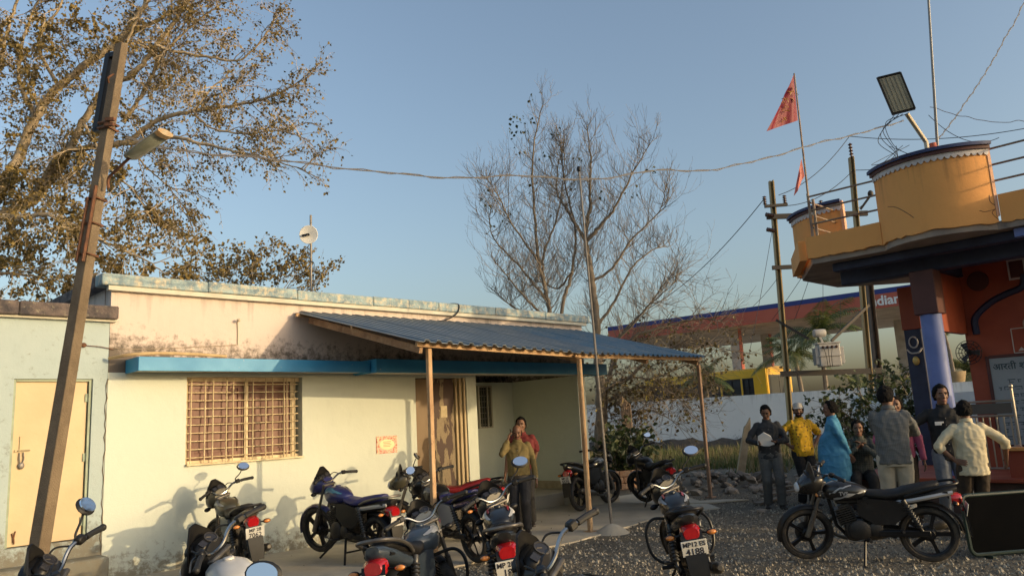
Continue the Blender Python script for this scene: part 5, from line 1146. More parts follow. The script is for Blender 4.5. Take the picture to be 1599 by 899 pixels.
def bike(label, loc, head, steer=30, lean=7, pitch=0, tank=('black_paint', (.012, .012, .014)), decal=None, decal2=None, seat=None, cowl=None, rim=None, plate=None, guard=False, mirrors='RL', rail='black', tailc=None, stand='side', fairing=True, scale=1., mir_tilt=34, tail_text=None, stripes=None, sidep=None, knee=False):
    h = V((head[0], head[1], 0)).normalized(); rz = math.atan2(-h.x, h.y)
    e = empty('motorcycle', (loc[0], loc[1], loc[2] if len(loc) > 2 else 0.02), 0, label, 'motorcycle', 'parked motorcycles', rot=(R(pitch), -R(lean), rz)); e.scale = (scale,) * 3
    tk = paint(*tank); seat = seat or seat_bk; cowl = cowl or tk; rim = rim or rim_m
    sax = V((0, -.42, .9)).normalized(); sp = V((0, .44, .86))
    SM = MX.Translation(sp) @ MX.Rotation(R(steer), 4, sax) @ MX.Translation(-sp)
    DROP = ('fuel_tank', 'tank_decal', 'seat', 'tail_cowl', 'tail_stripe', 'side_panel', 'tail_light', 'reflector', 'grab_rail')
    def b(mb, nm, m_, par=None, st=False, smooth=38.):
        if nm in DROP: mb.v = [(p[0], p[1], p[2] - .07) for p in mb.v]
        if st: xf(mb, SM)
        return mb.build(nm, m_, par or e, smooth=smooth)
    def wheel(y, st):
        m = MB(); m.lathe([(.302, 0), (.298, .022), (.282, .042), (.25, .044), (.238, .034), (.238, -.034), (.25, -.044), (.282, -.042), (.298, -.022)], (0, y, .30), (1, 0, 0), 36, loop=True); ty = b(m, 'wheel', tyre_m, st=st)
        m = MB(); m.lathe([(.24, .032), (.225, .030), (.212, .018), (.212, -.018), (.225, -.030), (.24, -.032)], (0, y, .30), (1, 0, 0), 36, loop=True)
        for k in range(5):
            a = 2 * PI * k / 5 + y; d = V((0, math.cos(a), math.sin(a))); c = V((0, y, .30)); t_ = V((0, -d.z, d.y))
            m.rings([[c + d * r + t_ * w_ * i + V((j * tx, 0, 0)) for i, j in ((-1, -1), (1, -1), (1, 1), (-1, 1))] for r, w_, tx in ((.03, .026, .03), (.12, .017, .02), (.218, .022, .02))])
        m.lathe([(.05, .055), (.065, .04), (.065, -.04), (.05, -.055)], (0, y, .30), (1, 0, 0), 16); b(m, 'rim', rim, ty, st)
        m = MB()
        if st: m.lathe([(.12, .048), (.12, .052), (.055, .052), (.055, .048)], (0, y, .30), (1, 0, 0), 24, loop=True); b(m, 'brake_disc', alu, ty, st)
        else: m.lathe([(.085, .03), (.085, .07), (.06, .078), (.001, .078)], (0, y, .30), (1, 0, 0), 20); b(m, 'brake_drum', alu, ty, st)
    wheel(.63, True); wheel(-.63, False)
    m = MB()
    for s in (-1, 1): m.tube([(s * .085, .645, .29), (s * .085, .60, .40), (s * .085, .53, .58)], [.03, .03, .027], 9); m.tube([(s * .085, .53, .58), (s * .085, .415, .90)], .018, 8)
    m.box((0, .455, .80), (.21, .06, .035), ch=.01); m.box((0, .42, .90), (.21, .07, .03), ch=.01); b(m, 'fork', alu, st=True)
    b(arc(.63, .30, .325, -12, 128, .062, wt=lambda t: .75 + .5 * math.sin(PI * min(1, t * .9 + .15)) * .6), 'front_mudguard', cowl if not fairing else plast if tank[0] != 'blue_paint' else tk, st=True)
    # head: lamp cowl, visor, dials
    if fairing:
        m = MB(); m.rings([sring(.42, .10, 1.0, .80), sring(.50, .145, 1.02, .77), sring(.58, .14, .99, .76), sring(.66, .10, .92, .77), sring(.70, .05, .87, .79)]); b(m, 'headlight_cowl', cowl, st=True)
        m = MB(); m.rings([[V((x, .60 - .05 * (x / .1) ** 2 * .5 - .07 * t, .93 + .20 * t - .03 * t * (x / .1) ** 2)) for x in [w_ * q for q in (-1, -.6, 0, .6, 1)]] + [V((x, .59 - .05 * (x / .1) ** 2 * .5 - .07 * t, .925 + .20 * t - .03 * t * (x / .1) ** 2)) for x in [w_ * q for q in (1, .6, 0, -.6, -1)]] for t, w_ in ((0, .15), (.35, .15), (.7, .115), (1, .035))]); b(m, 'visor', plast, st=True)
        m = MB(); m.ell((0, .685, .845), (.085, .03, .055), rot=(R(12), 0, 0)); b(m, 'headlight', clr, st=True)
    else:
        m = MB(); m.lathe([(.03, -.12), (.075, -.10), (.095, -.02), (.10, .03), (.095, .04)], (0, .60, .86), (0, 1, -.1), 20); b(m, 'headlight_shell', cowl, st=True); m = MB(); m.ell((0, .645, .855), (.09, .03, .09)); b(m, 'headlight', clr, st=True)
    m = MB(); m.box((0, .475, .985), (.20, .10, .075), rot=(R(42), 0, 0), ch=.03); m.rings([sring(.47, .085, 1.0, .90), sring(.53, .11, 1.03, .90), sring(.58, .10, 1.02, .90)]); cl = b(m, 'instrument_cluster', plast, st=True)
    dn = V((0, -.67, .743)); dc = V((0, .475, .985)) + dn * .038
    m = MB(); m.lathe([(.044, -.004), (.044, .006), (.037, .007), (.036, .002)], dc + V((.03, 0, 0)), dn, 20, caps=False); b(m, 'dial_bezel', alu, cl, True); m = MB(); m.lathe([(.037, -.004), (.037, .003), (.001, .003)], dc + V((.03, 0, 0)), dn, 20); b(m, 'dial', dial_m, cl, True, 15)
    m = MB(); m.bar(dc + V((.03, 0, 0)) + dn * .004, dc + V((.008, .016, .014)) + dn * .004, .004); b(m, 'needle', alu, cl, True); m = MB(); m.box(dc + V((-.055, 0, 0)), (.05, .045, .008), rot=(R(42), 0, 0)); b(m, 'display', dial_m, cl, True)
    # bars
    hb = [(-.37, .27, 1.00), (-.26, .315, 1.015), (-.16, .38, 1.01), (-.06, .415, .94), (.06, .415, .94), (.16, .38, 1.01), (.26, .315, 1.015), (.37, .27, 1.00)]
    m = MB(); m.tube(bez(hb, 5), .0125, 8); hbo = b(m, 'handlebar', chrome, st=True)
    for s in (-1, 1):
        m = MB(); m.tube([(s * .245, .322, 1.016), (s * .30, .30, 1.012), (s * .375, .268, 1.0)], [.019, .018, .02], 9); m.ell((s * .378, .266, 1.0), (.022, .022, .022)); b(m, 'grip', rub_m, hbo, True)
        m = MB(); m.box((s * .215, .345, 1.02), (.06, .05, .05), rot=(0, 0, -s * .4), ch=.01); b(m, 'switch_box', plast, hbo, True)
        m = MB(); m.tube(bez([(s * .20, .375, 1.01), (s * .26, .385, 1.005), (s * .36, .335, .985)]), [.009] * 9 + [.006] * 8, 6); b(m, 'lever', alu, hbo, True)
        m = MB(); m.tube(bez([(s * .19, .37, 1.0), (s * .14, .47, 1.02), (s * .06, .50, .92), (s * .03, .44, .76)]), .006, 5); b(m, 'cable', rub_m, hbo, True)
    for s, ch_ in ((-1, 'L'), (1, 'R')):
        if ch_ not in mirrors: continue
        m = MB(); m.tube(bez([(s * .20, .36, 1.03), (s * .205, .36, 1.06), (s * .27, .345, 1.10), (s * .30, .33, 1.14)]), .007, 7)
        mc = V((s * .325, .32, 1.172)); Q = Euler((R(-mir_tilt), R(s * 10), R(s * -6))).to_matrix()
        m.ell(mc, (.088, .022, .060), rot=Q, seg=16); mo = b(m, 'mirror', rub_m, st=True)
        m = MB(); nv = Q @ V((0, -1, 0)); xx = Q @ V((1, 0, 0)); zz_ = Q @ V((0, 0, 1)); c0 = mc + nv * .0205
        m.rings([[c0 + nv * o + xx * (.074 * k * math.cos(t)) + zz_ * (.050 * k * math.sin(t)) for t in [2 * PI * q / 20 for q in range(20)]] for o, k in ((-.006, 1.), (.003, .98))]); b(m, 'mirror_glass', mirr, mo, True)
    # tank, seat, panels
    TS = [(.40, .055, .90, .80), (.37, .095, .935, .77), (.28, .135, .965, .74), (.17, .145, .965, .74), (.06, .125, .935, .75), (-.03, .085, .895, .77), (-.06, .05, .875, .79)]
    m = MB(); m.rings([sring(*t) for t in TS]); m.lathe([(.035, 0), (.035, .012), (.028, .016), (.001, .016)], (0, .20, .963), (0, 0, 1), 14); tank_o = b(m, 'fuel_tank', tk, smooth=60)
    def patch(y0, y1, k0, k1, m_, side, off=.004):
        rs = []
        for i in range(9):
            y = y0 + (y1 - y0) * i / 8
            for a_, b_ in zip(TS, TS[1:]):
                if b_[0] <= y <= a_[0]:
                    t = (a_[0] - y) / (a_[0] - b_[0]); q = sring(y, *[a_[j] + (b_[j] - a_[j]) * t for j in (1, 2, 3)], n=40); break
            c = sum(q, V()) / 40; lo = int(k0(i / 8)); hi_ = int(k1(i / 8)); row = []
            for k in range(lo, hi_ + 1): p = q[k % 40].copy(); p.x *= 1 + off / .13; row.append(c + (p - c) * (1 + off / .1))
            L_ = 7; row = [row[min(len(row) - 1, round(j * (len(row) - 1) / (L_ - 1)))] for j in range(L_)]
            if side < 0: row = [V((-p.x, p.y, p.z)) for p in row]
            rs.append(row)
        mm = MB(); mm.rings(rs, closed=False); b(mm, 'tank_decal', m_, tank_o, smooth=60)
    for s in (1, -1):
        if stripes: patch(.30, -.02, lambda t: -5 + 6 * t, lambda t: -3.6 + 6 * t, stripes, s); patch(.34, .10, lambda t: -1 + 6 * t, lambda t: .2 + 6 * t, stripes, s)
        if decal: patch(.33, .0, lambda t: 1 + 3 * t, lambda t: 7 - 2 * t, decal, s)
        if decal2: patch(.30, .08, lambda t: 7.2 - 1 * t, lambda t: 9.2 - 2.2 * t, decal2, s, .005)
    m = MB(); m.rings([sring(.0, .075, .865, .80), sring(-.08, .105, .86, .765), sring(-.25, .135, .85, .755), sring(-.36, .13, .86, .77), sring(-.42, .125, .89, .78), sring(-.60, .115, .925, .81), sring(-.74, .09, .945, .85), sring(-.78, .05, .94, .865)]); b(m, 'seat', seat, smooth=60)
    tc = tailc or tk
    m = MB(); m.rings([sring(-.30, .115, .77, .67), sring(-.50, .125, .80, .70), sring(-.72, .115, .865, .75), sring(-.88, .085, .90, .79), sring(-.95, .05, .895, .83)]); b(m, 'tail_cowl', plast if tailc else tk, smooth=60)
    if tailc:
        for s in (-1, 1): m = MB(); m.rings([[V((s * (w_ + o), y, z + dz)) for o, dz in ((0, -.022), (.012, 0), (0, .022), (-.01, 0))] for y, w_, z in ((-.28, .115, .725), (-.5, .125, .76), (-.72, .115, .80), (-.90, .08, .83))]); b(m, 'tail_stripe', tailc)
    for s in (-1, 1):
        m = MB(); m.rings([[V((s * (.09 + .04 * k), y, z)) for k, y, z in ((0, y0, z1), (1, y0, z1), (1, y0, z0), (0, y0, z0))] for y0, z0, z1 in ((.06, .60, .77), (-.10, .50, .78), (-.30, .50, .76), (-.44, .62, .74))]); b(m, 'side_panel', sidep or tk)
    m = MB(); m.rings([sring(-.88, .085, .82, .69), sring(-.95, .082, .815, .685), sring(-.985, .06, .795, .70)]); b(m, 'tail_light', redl, smooth=50)
    m = MB(); m.box((0, -.985, .645), (.10, .02, .04), rot=(R(15), 0, 0), ch=.005); b(m, 'reflector', redl)
    b(arc(-.63, .30, .345, 75, 178, .075), 'rear_mudguard', plast)
    m = MB(); m.rings([[V((s_ * w_, y + o, z)) for s_, o in ((-1, 0), (1, 0), (1, -.012), (-1, -.012))] for w_, y, z in ((.085, -.955, .70), (.085, -.985, .60), (.08, -1.02, .40), (.065, -1.03, .28))]); b(m, 'mud_flap', plast)
    m = MB(); m.box((0, -1.018, .575), (.205, .006, .125), rot=(R(12), 0, 0), ch=.002); po = b(m, 'number_plate', plate_m)
    if plate:
        for i, s in enumerate(plate):
            sz = (.052, .072)[min(i, 1)] if len(plate) > 1 else .06
            dz = (.028, -.03)[i] if len(plate) > 1 else 0
            text(s, sz, plate_ink, po, (0, -1.0225 + dz * .21 * -1, .575 + dz), (PI / 2 - R(-12), 0, 0), bold=.0012, ext=.001)
    for s in (-1, 1):
        for y, z, x in ((-.90, .66, .17), (.50, .80, .19)):
            m = MB(); m.tube([(s * .07, y, z + .01), (s * (x - .04), y, z)], .009, 6); m.ell((s * x, y, z), (.045, .028, .026)); xx_ = b(m, 'indicator', plast, st=y > 0); m = MB(); m.ell((s * x, y + (-.014 if y < 0 else .014), z), (.038, .022, .02)); b(m, 'indicator_lens', orgl if y < 0 else orgl, xx_, y > 0)
    rl = alu if rail == 'silver' else plast
    m = MB(); m.tube(bez([(.12, -.42, .80), (.15, -.60, .86), (.145, -.80, .91), (.10, -.94, .93), (0, -.965, .935), (-.10, -.94, .93), (-.145, -.80, .91), (-.15, -.60, .86), (-.12, -.42, .80)], 4), .0145, 8); b(m, 'grab_rail', rl)
    # engine, exhaust, chassis
    m = MB(); Qe = Euler((R(-18), 0, 0)).to_matrix()
    for k in range(8): m.box(V((0, .17, .44)) + Qe @ V((0, 0, k * .024)), (.20 - .02 * (k > 5), .19 - .02 * (k > 5), .011), rot=Qe)
    m.box(V((0, .17, .52)), (.13, .13, .24), rot=Qe); m.box((0, .02, .36), (.20, .40, .19), ch=.03); m.box((0, -.16, .60), (.15, .38, .30), ch=.03); m.box((0, .12, .70), (.12, .34, .12), ch=.02)
    eo = b(m, 'engine', eng_m)
    for s in (-1, 1): m = MB(); m.lathe([(.115, .09), (.115, .125), (.09, .145), (.001, .148)], (0, .06, .36), (s, 0, 0), 20); m.lathe([(.075, .09), (.075, .12), (.05, .135), (.001, .136)], (0, -.10, .37), (s, 0, 0), 16); b(m, 'crankcase_cover', eng_m, eo)
    m = MB(); m.tube(bez([(.04, .27, .50), (.09, .36, .42), (.12, .33, .27), (.13, .10, .20), (.15, -.15, .22), (.165, -.28, .26)]), .02, 9); m.lathe([(.02, 0), (.042, .04), (.048, .1), (.048, .5), (.038, .56), (.02, .58)], (.165, -.28, .26), (.03, -1, .18), 14); b(m, 'exhaust', rim_d); m = MB(); m.lathe([(.051, .12), (.051, .42)], (.165, -.28, .26), (.03, -1, .18), 14); b(m, 'heat_shield', alu)
    m = MB()
    for s in (-1, 1): m.bar((s * .10, -.14, .37), (s * .10, -.66, .30), .03, .05)
    m.box((-.125, -.38, .335), (.025, .52, .07), ch=.01); b(m, 'swingarm', plast)
    for s in (-1, 1):
        a_ = V((s * .135, -.56, .36)); c_ = V((s * .125, -.40, .70)); d_ = (c_ - a_); m = MB(); pr_ = [(.016, 0), (.016, .04)]
        for k in range(9): z = .05 + k * .03; pr_ += [(.022, z), (.036, z + .008), (.036, z + .014), (.022, z + .022)]
        pr_ += [(.028, .33), (.028, .37), (.012, .375)]; m.lathe(pr_, a_, d_, 12); b(m, 'shock_absorber', spring_m)
    m = MB(); m.tube([(0, .42, .86), (0, .36, .72), (0, .30, .40), (0, .18, .26)], .02, 8); m.tube([(0, .40, .82), (0, .1, .74), (0, -.2, .70)], .022, 8)
    for s in (-1, 1): m.tube([(s * .07, -.12, .72), (s * .10, -.45, .72), (s * .09, -.85, .76)], .014, 7); m.tube([(s * .09, -.12, .30), (s * .08, -.14, .50), (s * .09, -.38, .70)], .016, 7)
    m.bar((-.20, .0, .27), (.20, .0, .27), .025); b(m, 'frame', plast)
    for s in (-1, 1): m = MB(); m.tube([(s * .12, -.02, .27), (s * .24, -.03, .275)], .018, 8); b(m, 'foot_peg', rub_m); m = MB(); m.tube([(s * .12, -.36, .36), (s * .21, -.37, .37)], .015, 8); b(m, 'foot_peg', rub_m)
    m = MB(); m.tube(bez([(-.13, .0, .28), (-.15, .12, .25), (-.16, .2, .27)]), .008, 6); m.ell((-.175, .205, .275), (.03, .012, .012)); b(m, 'gear_lever', alu)
    tl_ = math.tan(R(lean))
    if stand == 'side': m = MB(); m.tube([(-.10, .02, .27), (-.26, .06, .035 - .26 * tl_ + .01)], .014, 7); m.box((-.27, .06, .03 - .26 * tl_), (.06, .05, .012)); b(m, 'side_stand', plast)
    else:
        m = MB()
        for s in (-1, 1): m.tube([(s * .10, -.12, .28), (s * .17, -.20, -.03)], .016, 7); m.box((s * .17, -.21, -.03), (.05, .08, .012))
        m.tube([(-.13, -.16, .12), (.13, -.16, .12)], .012, 6); b(m, 'centre_stand', plast)
        m = MB(); m.tube([(-.12, .02, .27), (-.25, .22, .03)], .014, 7); b(m, 'side_stand', plast)
    if guard:
        m = MB(); m.tube(bez([(.05, .33, .64), (.22, .36, .66), (.31, .34, .56), (.30, .30, .36), (.20, .27, .26), (.05, .25, .25)]), .0145, 8); m.tube(bez([(-.05, .33, .64), (-.22, .36, .66), (-.31, .34, .56), (-.30, .30, .36), (-.20, .27, .26), (-.05, .25, .25)]), .0145, 8); b(m, 'crash_guard', plast)
    if tail_text:
        for s in (-1, 1): text(tail_text[0], tail_text[1], tail_text[2], tank_o, (s * .153, .19, .775), (PI / 2, 0, s * PI / 2), ext=.003, bold=.002)
    return e
BLK = ('black_paint', (.006, .006, .007)); BLU = ('blue_paint', (.016, .02, .11)); GRY = ('grey_blue_paint', (.03, .045, .065)); WHT = ('white_bike_paint', (.70, .68, .64)); RED = ('dark_red_paint', (.16, .012, .015)); OLV = ('dusty_black_paint', (.06, .055, .035)); TEAL = ('teal_blue_paint', (.05, .20, .30))
d_red = paint('red_decal', (.50, .03, .04)); d_sil = sil_p; d_wht = paint('white_decal', (.65, .64, .6)); d_grey = paint('grey_decal', (.22, .25, .27))
seat_blue = mat('blue_seat_cover', (.02, .02, .09), .5, c2=(.04, .045, .20), sc_=3, bump=.2, bsc=40); seat_red = mat('red_seat_cover', (.27, .014, .014), .5, c2=(.2, .012, .012), sc_=4, bump=.2, bsc=40)

bike('dark dusty motorcycle parked under the barred window, tail towards the camera', (-3.52, 9.78), (-.55, .83), 22, 6, tank=OLV, plate=('MP 28', '7062'), mirrors='R', decal=d_grey)
bike('blue motorcycle on its centre stand with a blue seat, beside the cream wall', (-2.28, 10.20, .05), (-.74, .67), 12, 1, 3.5, tank=BLU, decal=paint(*TEAL), seat=seat_blue, cowl=paint(*BLU), mirrors='', stand='center', rail='silver', tailc=d_sil, sidep=plast)
bike('dark motorcycle with a bright red seat parked by the doorway', (-1.22, 11.40), (-.97, .12), 8, 4, tank=OLV, seat=seat_red, mirrors='R', tailc=d_red)
bike('black and blue motorcycle on its side stand right behind the front canopy post', (-.93, 10.15), (-.56, .83), 18, 7, tank=BLK, decal=d_grey, seat=seat_blue, plate=('MP 28', '05141'), mirrors='L', guard=True, tailc=paint(*BLU), sidep=d_sil)
bike('motorcycle with a slate blue striped tank, low at the bottom of the picture', (-.80, 6.40, -.03), (.16, .98), 35, 8, -4, tank=GRY, decal=d_sil, rail='silver', guard=True, plate=('MP 28', '3390'), mirrors='')
bike('black motorcycle with white and red tank marks and a plate ending behind another bike', (-.115, 6.98), (-.06, 1), 26, 7, tank=BLK, decal=d_wht, decal2=d_red, rail='silver', plate=('MP 28 N', '181'), mirrors='R', guard=False)
bike('nearest black motorcycle at the bottom centre, only its handlebar and dials in view', (.46, 3.74), (-.5, .86), 35, 9, tank=BLK, decal=d_sil, mirrors='', rim=rim_d)
bike('black motorcycle with plate 4188 and crash guard standing on the gravel', (1.52, 7.42), (.10, .99), 26, 7, tank=BLK, decal=d_sil, decal2=d_red, plate=('MP12 ES', '4188'), mirrors='R', guard=True)
bike('black motorcycle with TVS lettering standing side-on before the group of men', (3.62, 8.52), (-.935, .36), 16, 6, scale=.94, tank=BLK, stripes=d_sil, mirrors='', tailc=d_sil, tail_text=('TVS', .055, d_sil), plate=('MP 12', '2107'))
bike('black motorcycle behind the second canopy post, front wheel towards the tree', (1.38, 14.85), (.55, .83), -16, 6, tank=BLK, decal=d_sil, plate=('MP 12', '5570'), mirrors='')
bike('dark motorcycle seen from behind between the canopy posts, farthest right on the apron', (2.44, 14.4), (-.24, .97), 24, 10, tank=BLK, plate=('MP 47', 'MA 5724'), mirrors='R')
bike('motorcycle at the bottom left corner with one mirror, before the leaning pole', (-2.20, 4.50), (-.96, .283), 32, 7, tank=BLK, mirrors='R', fairing=True)
bike('white-tanked motorcycle with its right grip raised, directly before the dusty one', (-1.63, 4.90), (-.6, .8), 40, 8, tank=WHT, mirrors='', cowl=plast, tail_text=('Ride', .06, plate_ink))
bike('motorcycle showing only its large mirror at the bottom edge, left of the blue bike', (-1.32, 3.03), (-.1, 1), 0, 2, tank=BLK, mirrors='R', mir_tilt=14, scale=.9)
# ------------------------------------------------------------------ people
def skinmat(name, c): 
    m_, t, b = newmat(name); b.inputs['Roughness'].default_value = .55; n = noise_tex(t, 14, 4); o = ramp(t, n.outputs[0], [(.3, c), (.7, tuple(x * .82 for x in c))]).outputs[0]; L(t, o, b.inputs['Base Color'])
    b.inputs['Subsurface Weight'].default_value = .08; b.inputs['Subsurface Radius'].default_value = (.02, .008, .005); return m_
skin_a = skinmat('brown_skin', (.26, .135, .075)); skin_b = skinmat('dark_brown_skin', (.20, .10, .06)); lip_m = mat('lips', (.20, .07, .055), .5); eye_w = mat('eye_white', (.30, .27, .24), .5); eye_d = mat('dark_brow', (.012, .01, .009), .7); hair_m = mat('black_hair', (.008, .007, .007), .85, bump=.9, bsc=70, spec=.15); shoe_m = mat('dark_shoe', (.03, .024, .02), .5)
def fabric(name, c, c2=None, sc_=30, r=.85): return mat(name, c, r, c2=c2 or tuple(x * .78 for x in c), sc_=5, bump=.15, bsc=140)
def checks(name, c1, c2, n=75):
    m_, t, b = newmat(name); b.inputs['Roughness'].default_value = .85; tc = N(t, 'ShaderNodeTexCoord'); sx = N(t, 'ShaderNodeSeparateXYZ'); L(t, tc.outputs['Object'], sx.inputs[0])
    fs = [mth(t, 'GREATER_THAN', mth(t, 'SINE', mth(t, 'MULTIPLY', sx.outputs[i], float(n * 2))), .55) for i in (0, 2)]
    f = mth(t, 'MULTIPLY', mth(t, 'MAXIMUM', fs[0], fs[1]), .8); L(t, mixc(t, f, c1, c2), b.inputs['Base Color']); return m_
def printed(name, c1, c2):
    m_, t, b = newmat(name); b.inputs['Roughness'].default_value = .85; v = N(t, 'ShaderNodeTexVoronoi'); v.inputs['Scale'].default_value = 19; v.inputs['Randomness'].default_value = .6; tc = N(t, 'ShaderNodeTexCoord'); L(t, tc.outputs['Object'], v.inputs['Vector'])
    n = noise_tex(t, 40, 3); f = ramp(t, mth(t, 'ADD', v.outputs[0], mth(t, 'MULTIPLY', n.outputs[0], .35)), [(.44, (1, 1, 1)), (.50, (0, 0, 0))]).outputs[0]; L(t, mixc(t, mth(t, 'MULTIPLY', f, .75), c1, c2), b.inputs['Base Color']); return m_
def remesh(mb, vox, it=3, fac=.5):
    me = mb.mesh('tmp', [], smooth=None); o = bpy.data.objects.new('tmp', me); col.objects.link(o); md = o.modifiers.new('r', 'REMESH'); md.mode = 'VOXEL'; md.voxel_size = vox
    if it: s = o.modifiers.new('s', 'SMOOTH'); s.factor = fac; s.iterations = it
    dg = bpy.context.evaluated_depsgraph_get(); out = bpy.data.meshes.new_from_object(o.evaluated_get(dg)); bpy.data.objects.remove(o); bpy.data.meshes.remove(me)
    out.polygons.foreach_set('use_smooth', [True] * len(out.polygons)); return out
def wrinkle(me, amp, seed, sx=14., sz=7.):
    me.update(); co = []
    for v in me.vertices:
        p = v.co; n1 = noise.noise((p.x * sx + seed, p.y * sx, p.z * sz + p.x * 6)); n2 = noise.noise((p.x * 7 + p.z * 6 + seed, p.y * 7 + 3, p.z * 11 - p.x * 5)); n2 = 1 - 2.2 * abs(n2); co.append(p + v.normal * amp * (.75 * n1 + .55 * n2 * max(0, n2)))
    for v, c in zip(me.vertices, co): v.co = c
def ik(a, c, l1, l2, hint):
    a = V(a); c = V(c); d = c - a; L_ = d.length
    if L_ > (l1 + l2) * .999: c = a + d.normalized() * (l1 + l2) * .999; d = c - a; L_ = d.length
    x = d.normalized(); k = (l1 * l1 - l2 * l2 + L_ * L_) / (2 * L_); h = math.sqrt(max(1e-6, l1 * l1 - k * k)); hv = V(hint); hv = (hv - x * hv.dot(x)).normalized(); return a + x * k + hv * h, c
def hand(mb, w_, d, palm_n, side, curl=.5, sz=1.):
    # palm plus five bent fingers; d points from wrist to knuckles, palm_n out of the palm
    d = V(d).normalized(); pn = V(palm_n); pn = (pn - d * pn.dot(d)).normalized(); s = d.cross(pn) * side
    mb.rings([[w_ + d * t + s * (a * ww) + pn * (b_ * th) for a, b_ in ((-1, -.6), (-.6, -1), (.6, -1), (1, -.6), (1, .6), (.6, 1), (-.6, 1), (-1, .6))] for t, ww, th in ((-.02, .024, .017), (.02, .030, .016), (.06, .039, .014), (.088, .038, .012))])
    for k, (o, ln) in enumerate(((-.030, .068), (-.010, .078), (.011, .074), (.031, .060))):
        p = w_ + d * .082 + s * o; dd = (d + s * o * 2.5).normalized(); P = [p - dd * .02]; an = 0
        for j, f in enumerate((.45, .30, .25)):
            an += curl * (.55 + .12 * k * .5) * (1 if j else .6); v = dd * math.cos(an) + pn * math.sin(an); p = p + v * ln * f * sz; P.append(p)
        mb.tube(P, [.0095, .0092, .0085, .0072], 7); mb.ell(P[-1], (.0074,) * 3, seg=7, st=5)
    p = w_ + d * .025 - s * .028; v = (d * .55 - s * .75 + pn * .35).normalized(); q = p + v * .038; v2 = (d * .85 - s * .25 + pn * (.25 + .4 * curl)).normalized(); mb.tube([p - v * .015, p, q, q + v2 * .034], [.014, .0135, .011, .0085], 7); mb.ell(q + v2 * .034, (.0087,) * 3, seg=7, st=5)
def head(mb, c, Q):
    def P(x, y, z): return c + Q @ V((x, y, z))
    prof = [(-.115, .030, .036, .045), (-.100, .045, .056, .030), (-.075, .056, .074, .016), (-.045, .064, .083, .008), (-.010, .071, .091, .002), (.025, .075, .096, -.003), (.060, .072, .094, -.006), (.090, .058, .076, -.006), (.110, .034, .046, -.006), (.117, .010, .014, -.006)]
    mb.rings([[P(math.cos(t) * rx, cy + math.sin(t) * ry, z) for t in [2 * PI * k / 18 for k in range(18)]] for z, rx, ry, cy in prof])
    mb.tube([P(0, .088, .018), P(0, .104, -.014), P(0, .108, -.030)], [.010, .013, .016], 8); mb.ell(P(0, .105, -.032), (.019, .014, .011), Q)
    mb.ell(P(0, .087, -.062), (.026, .011, .008), Q); mb.ell(P(0, .084, -.073), (.022, .012, .009), Q); mb.ell(P(0, .070, -.100), (.026, .022, .018), Q)
    for s in (-1, 1):
        mb.ell(P(s * .074, -.008, -.012), (.010, .022, .034), Q); mb.ell(P(s * .031, .083, .028), (.026, .012, .010), Q); mb.ell(P(s * .042, .064, -.025), (.022, .020, .022), Q)
SH = dict(loc=None)
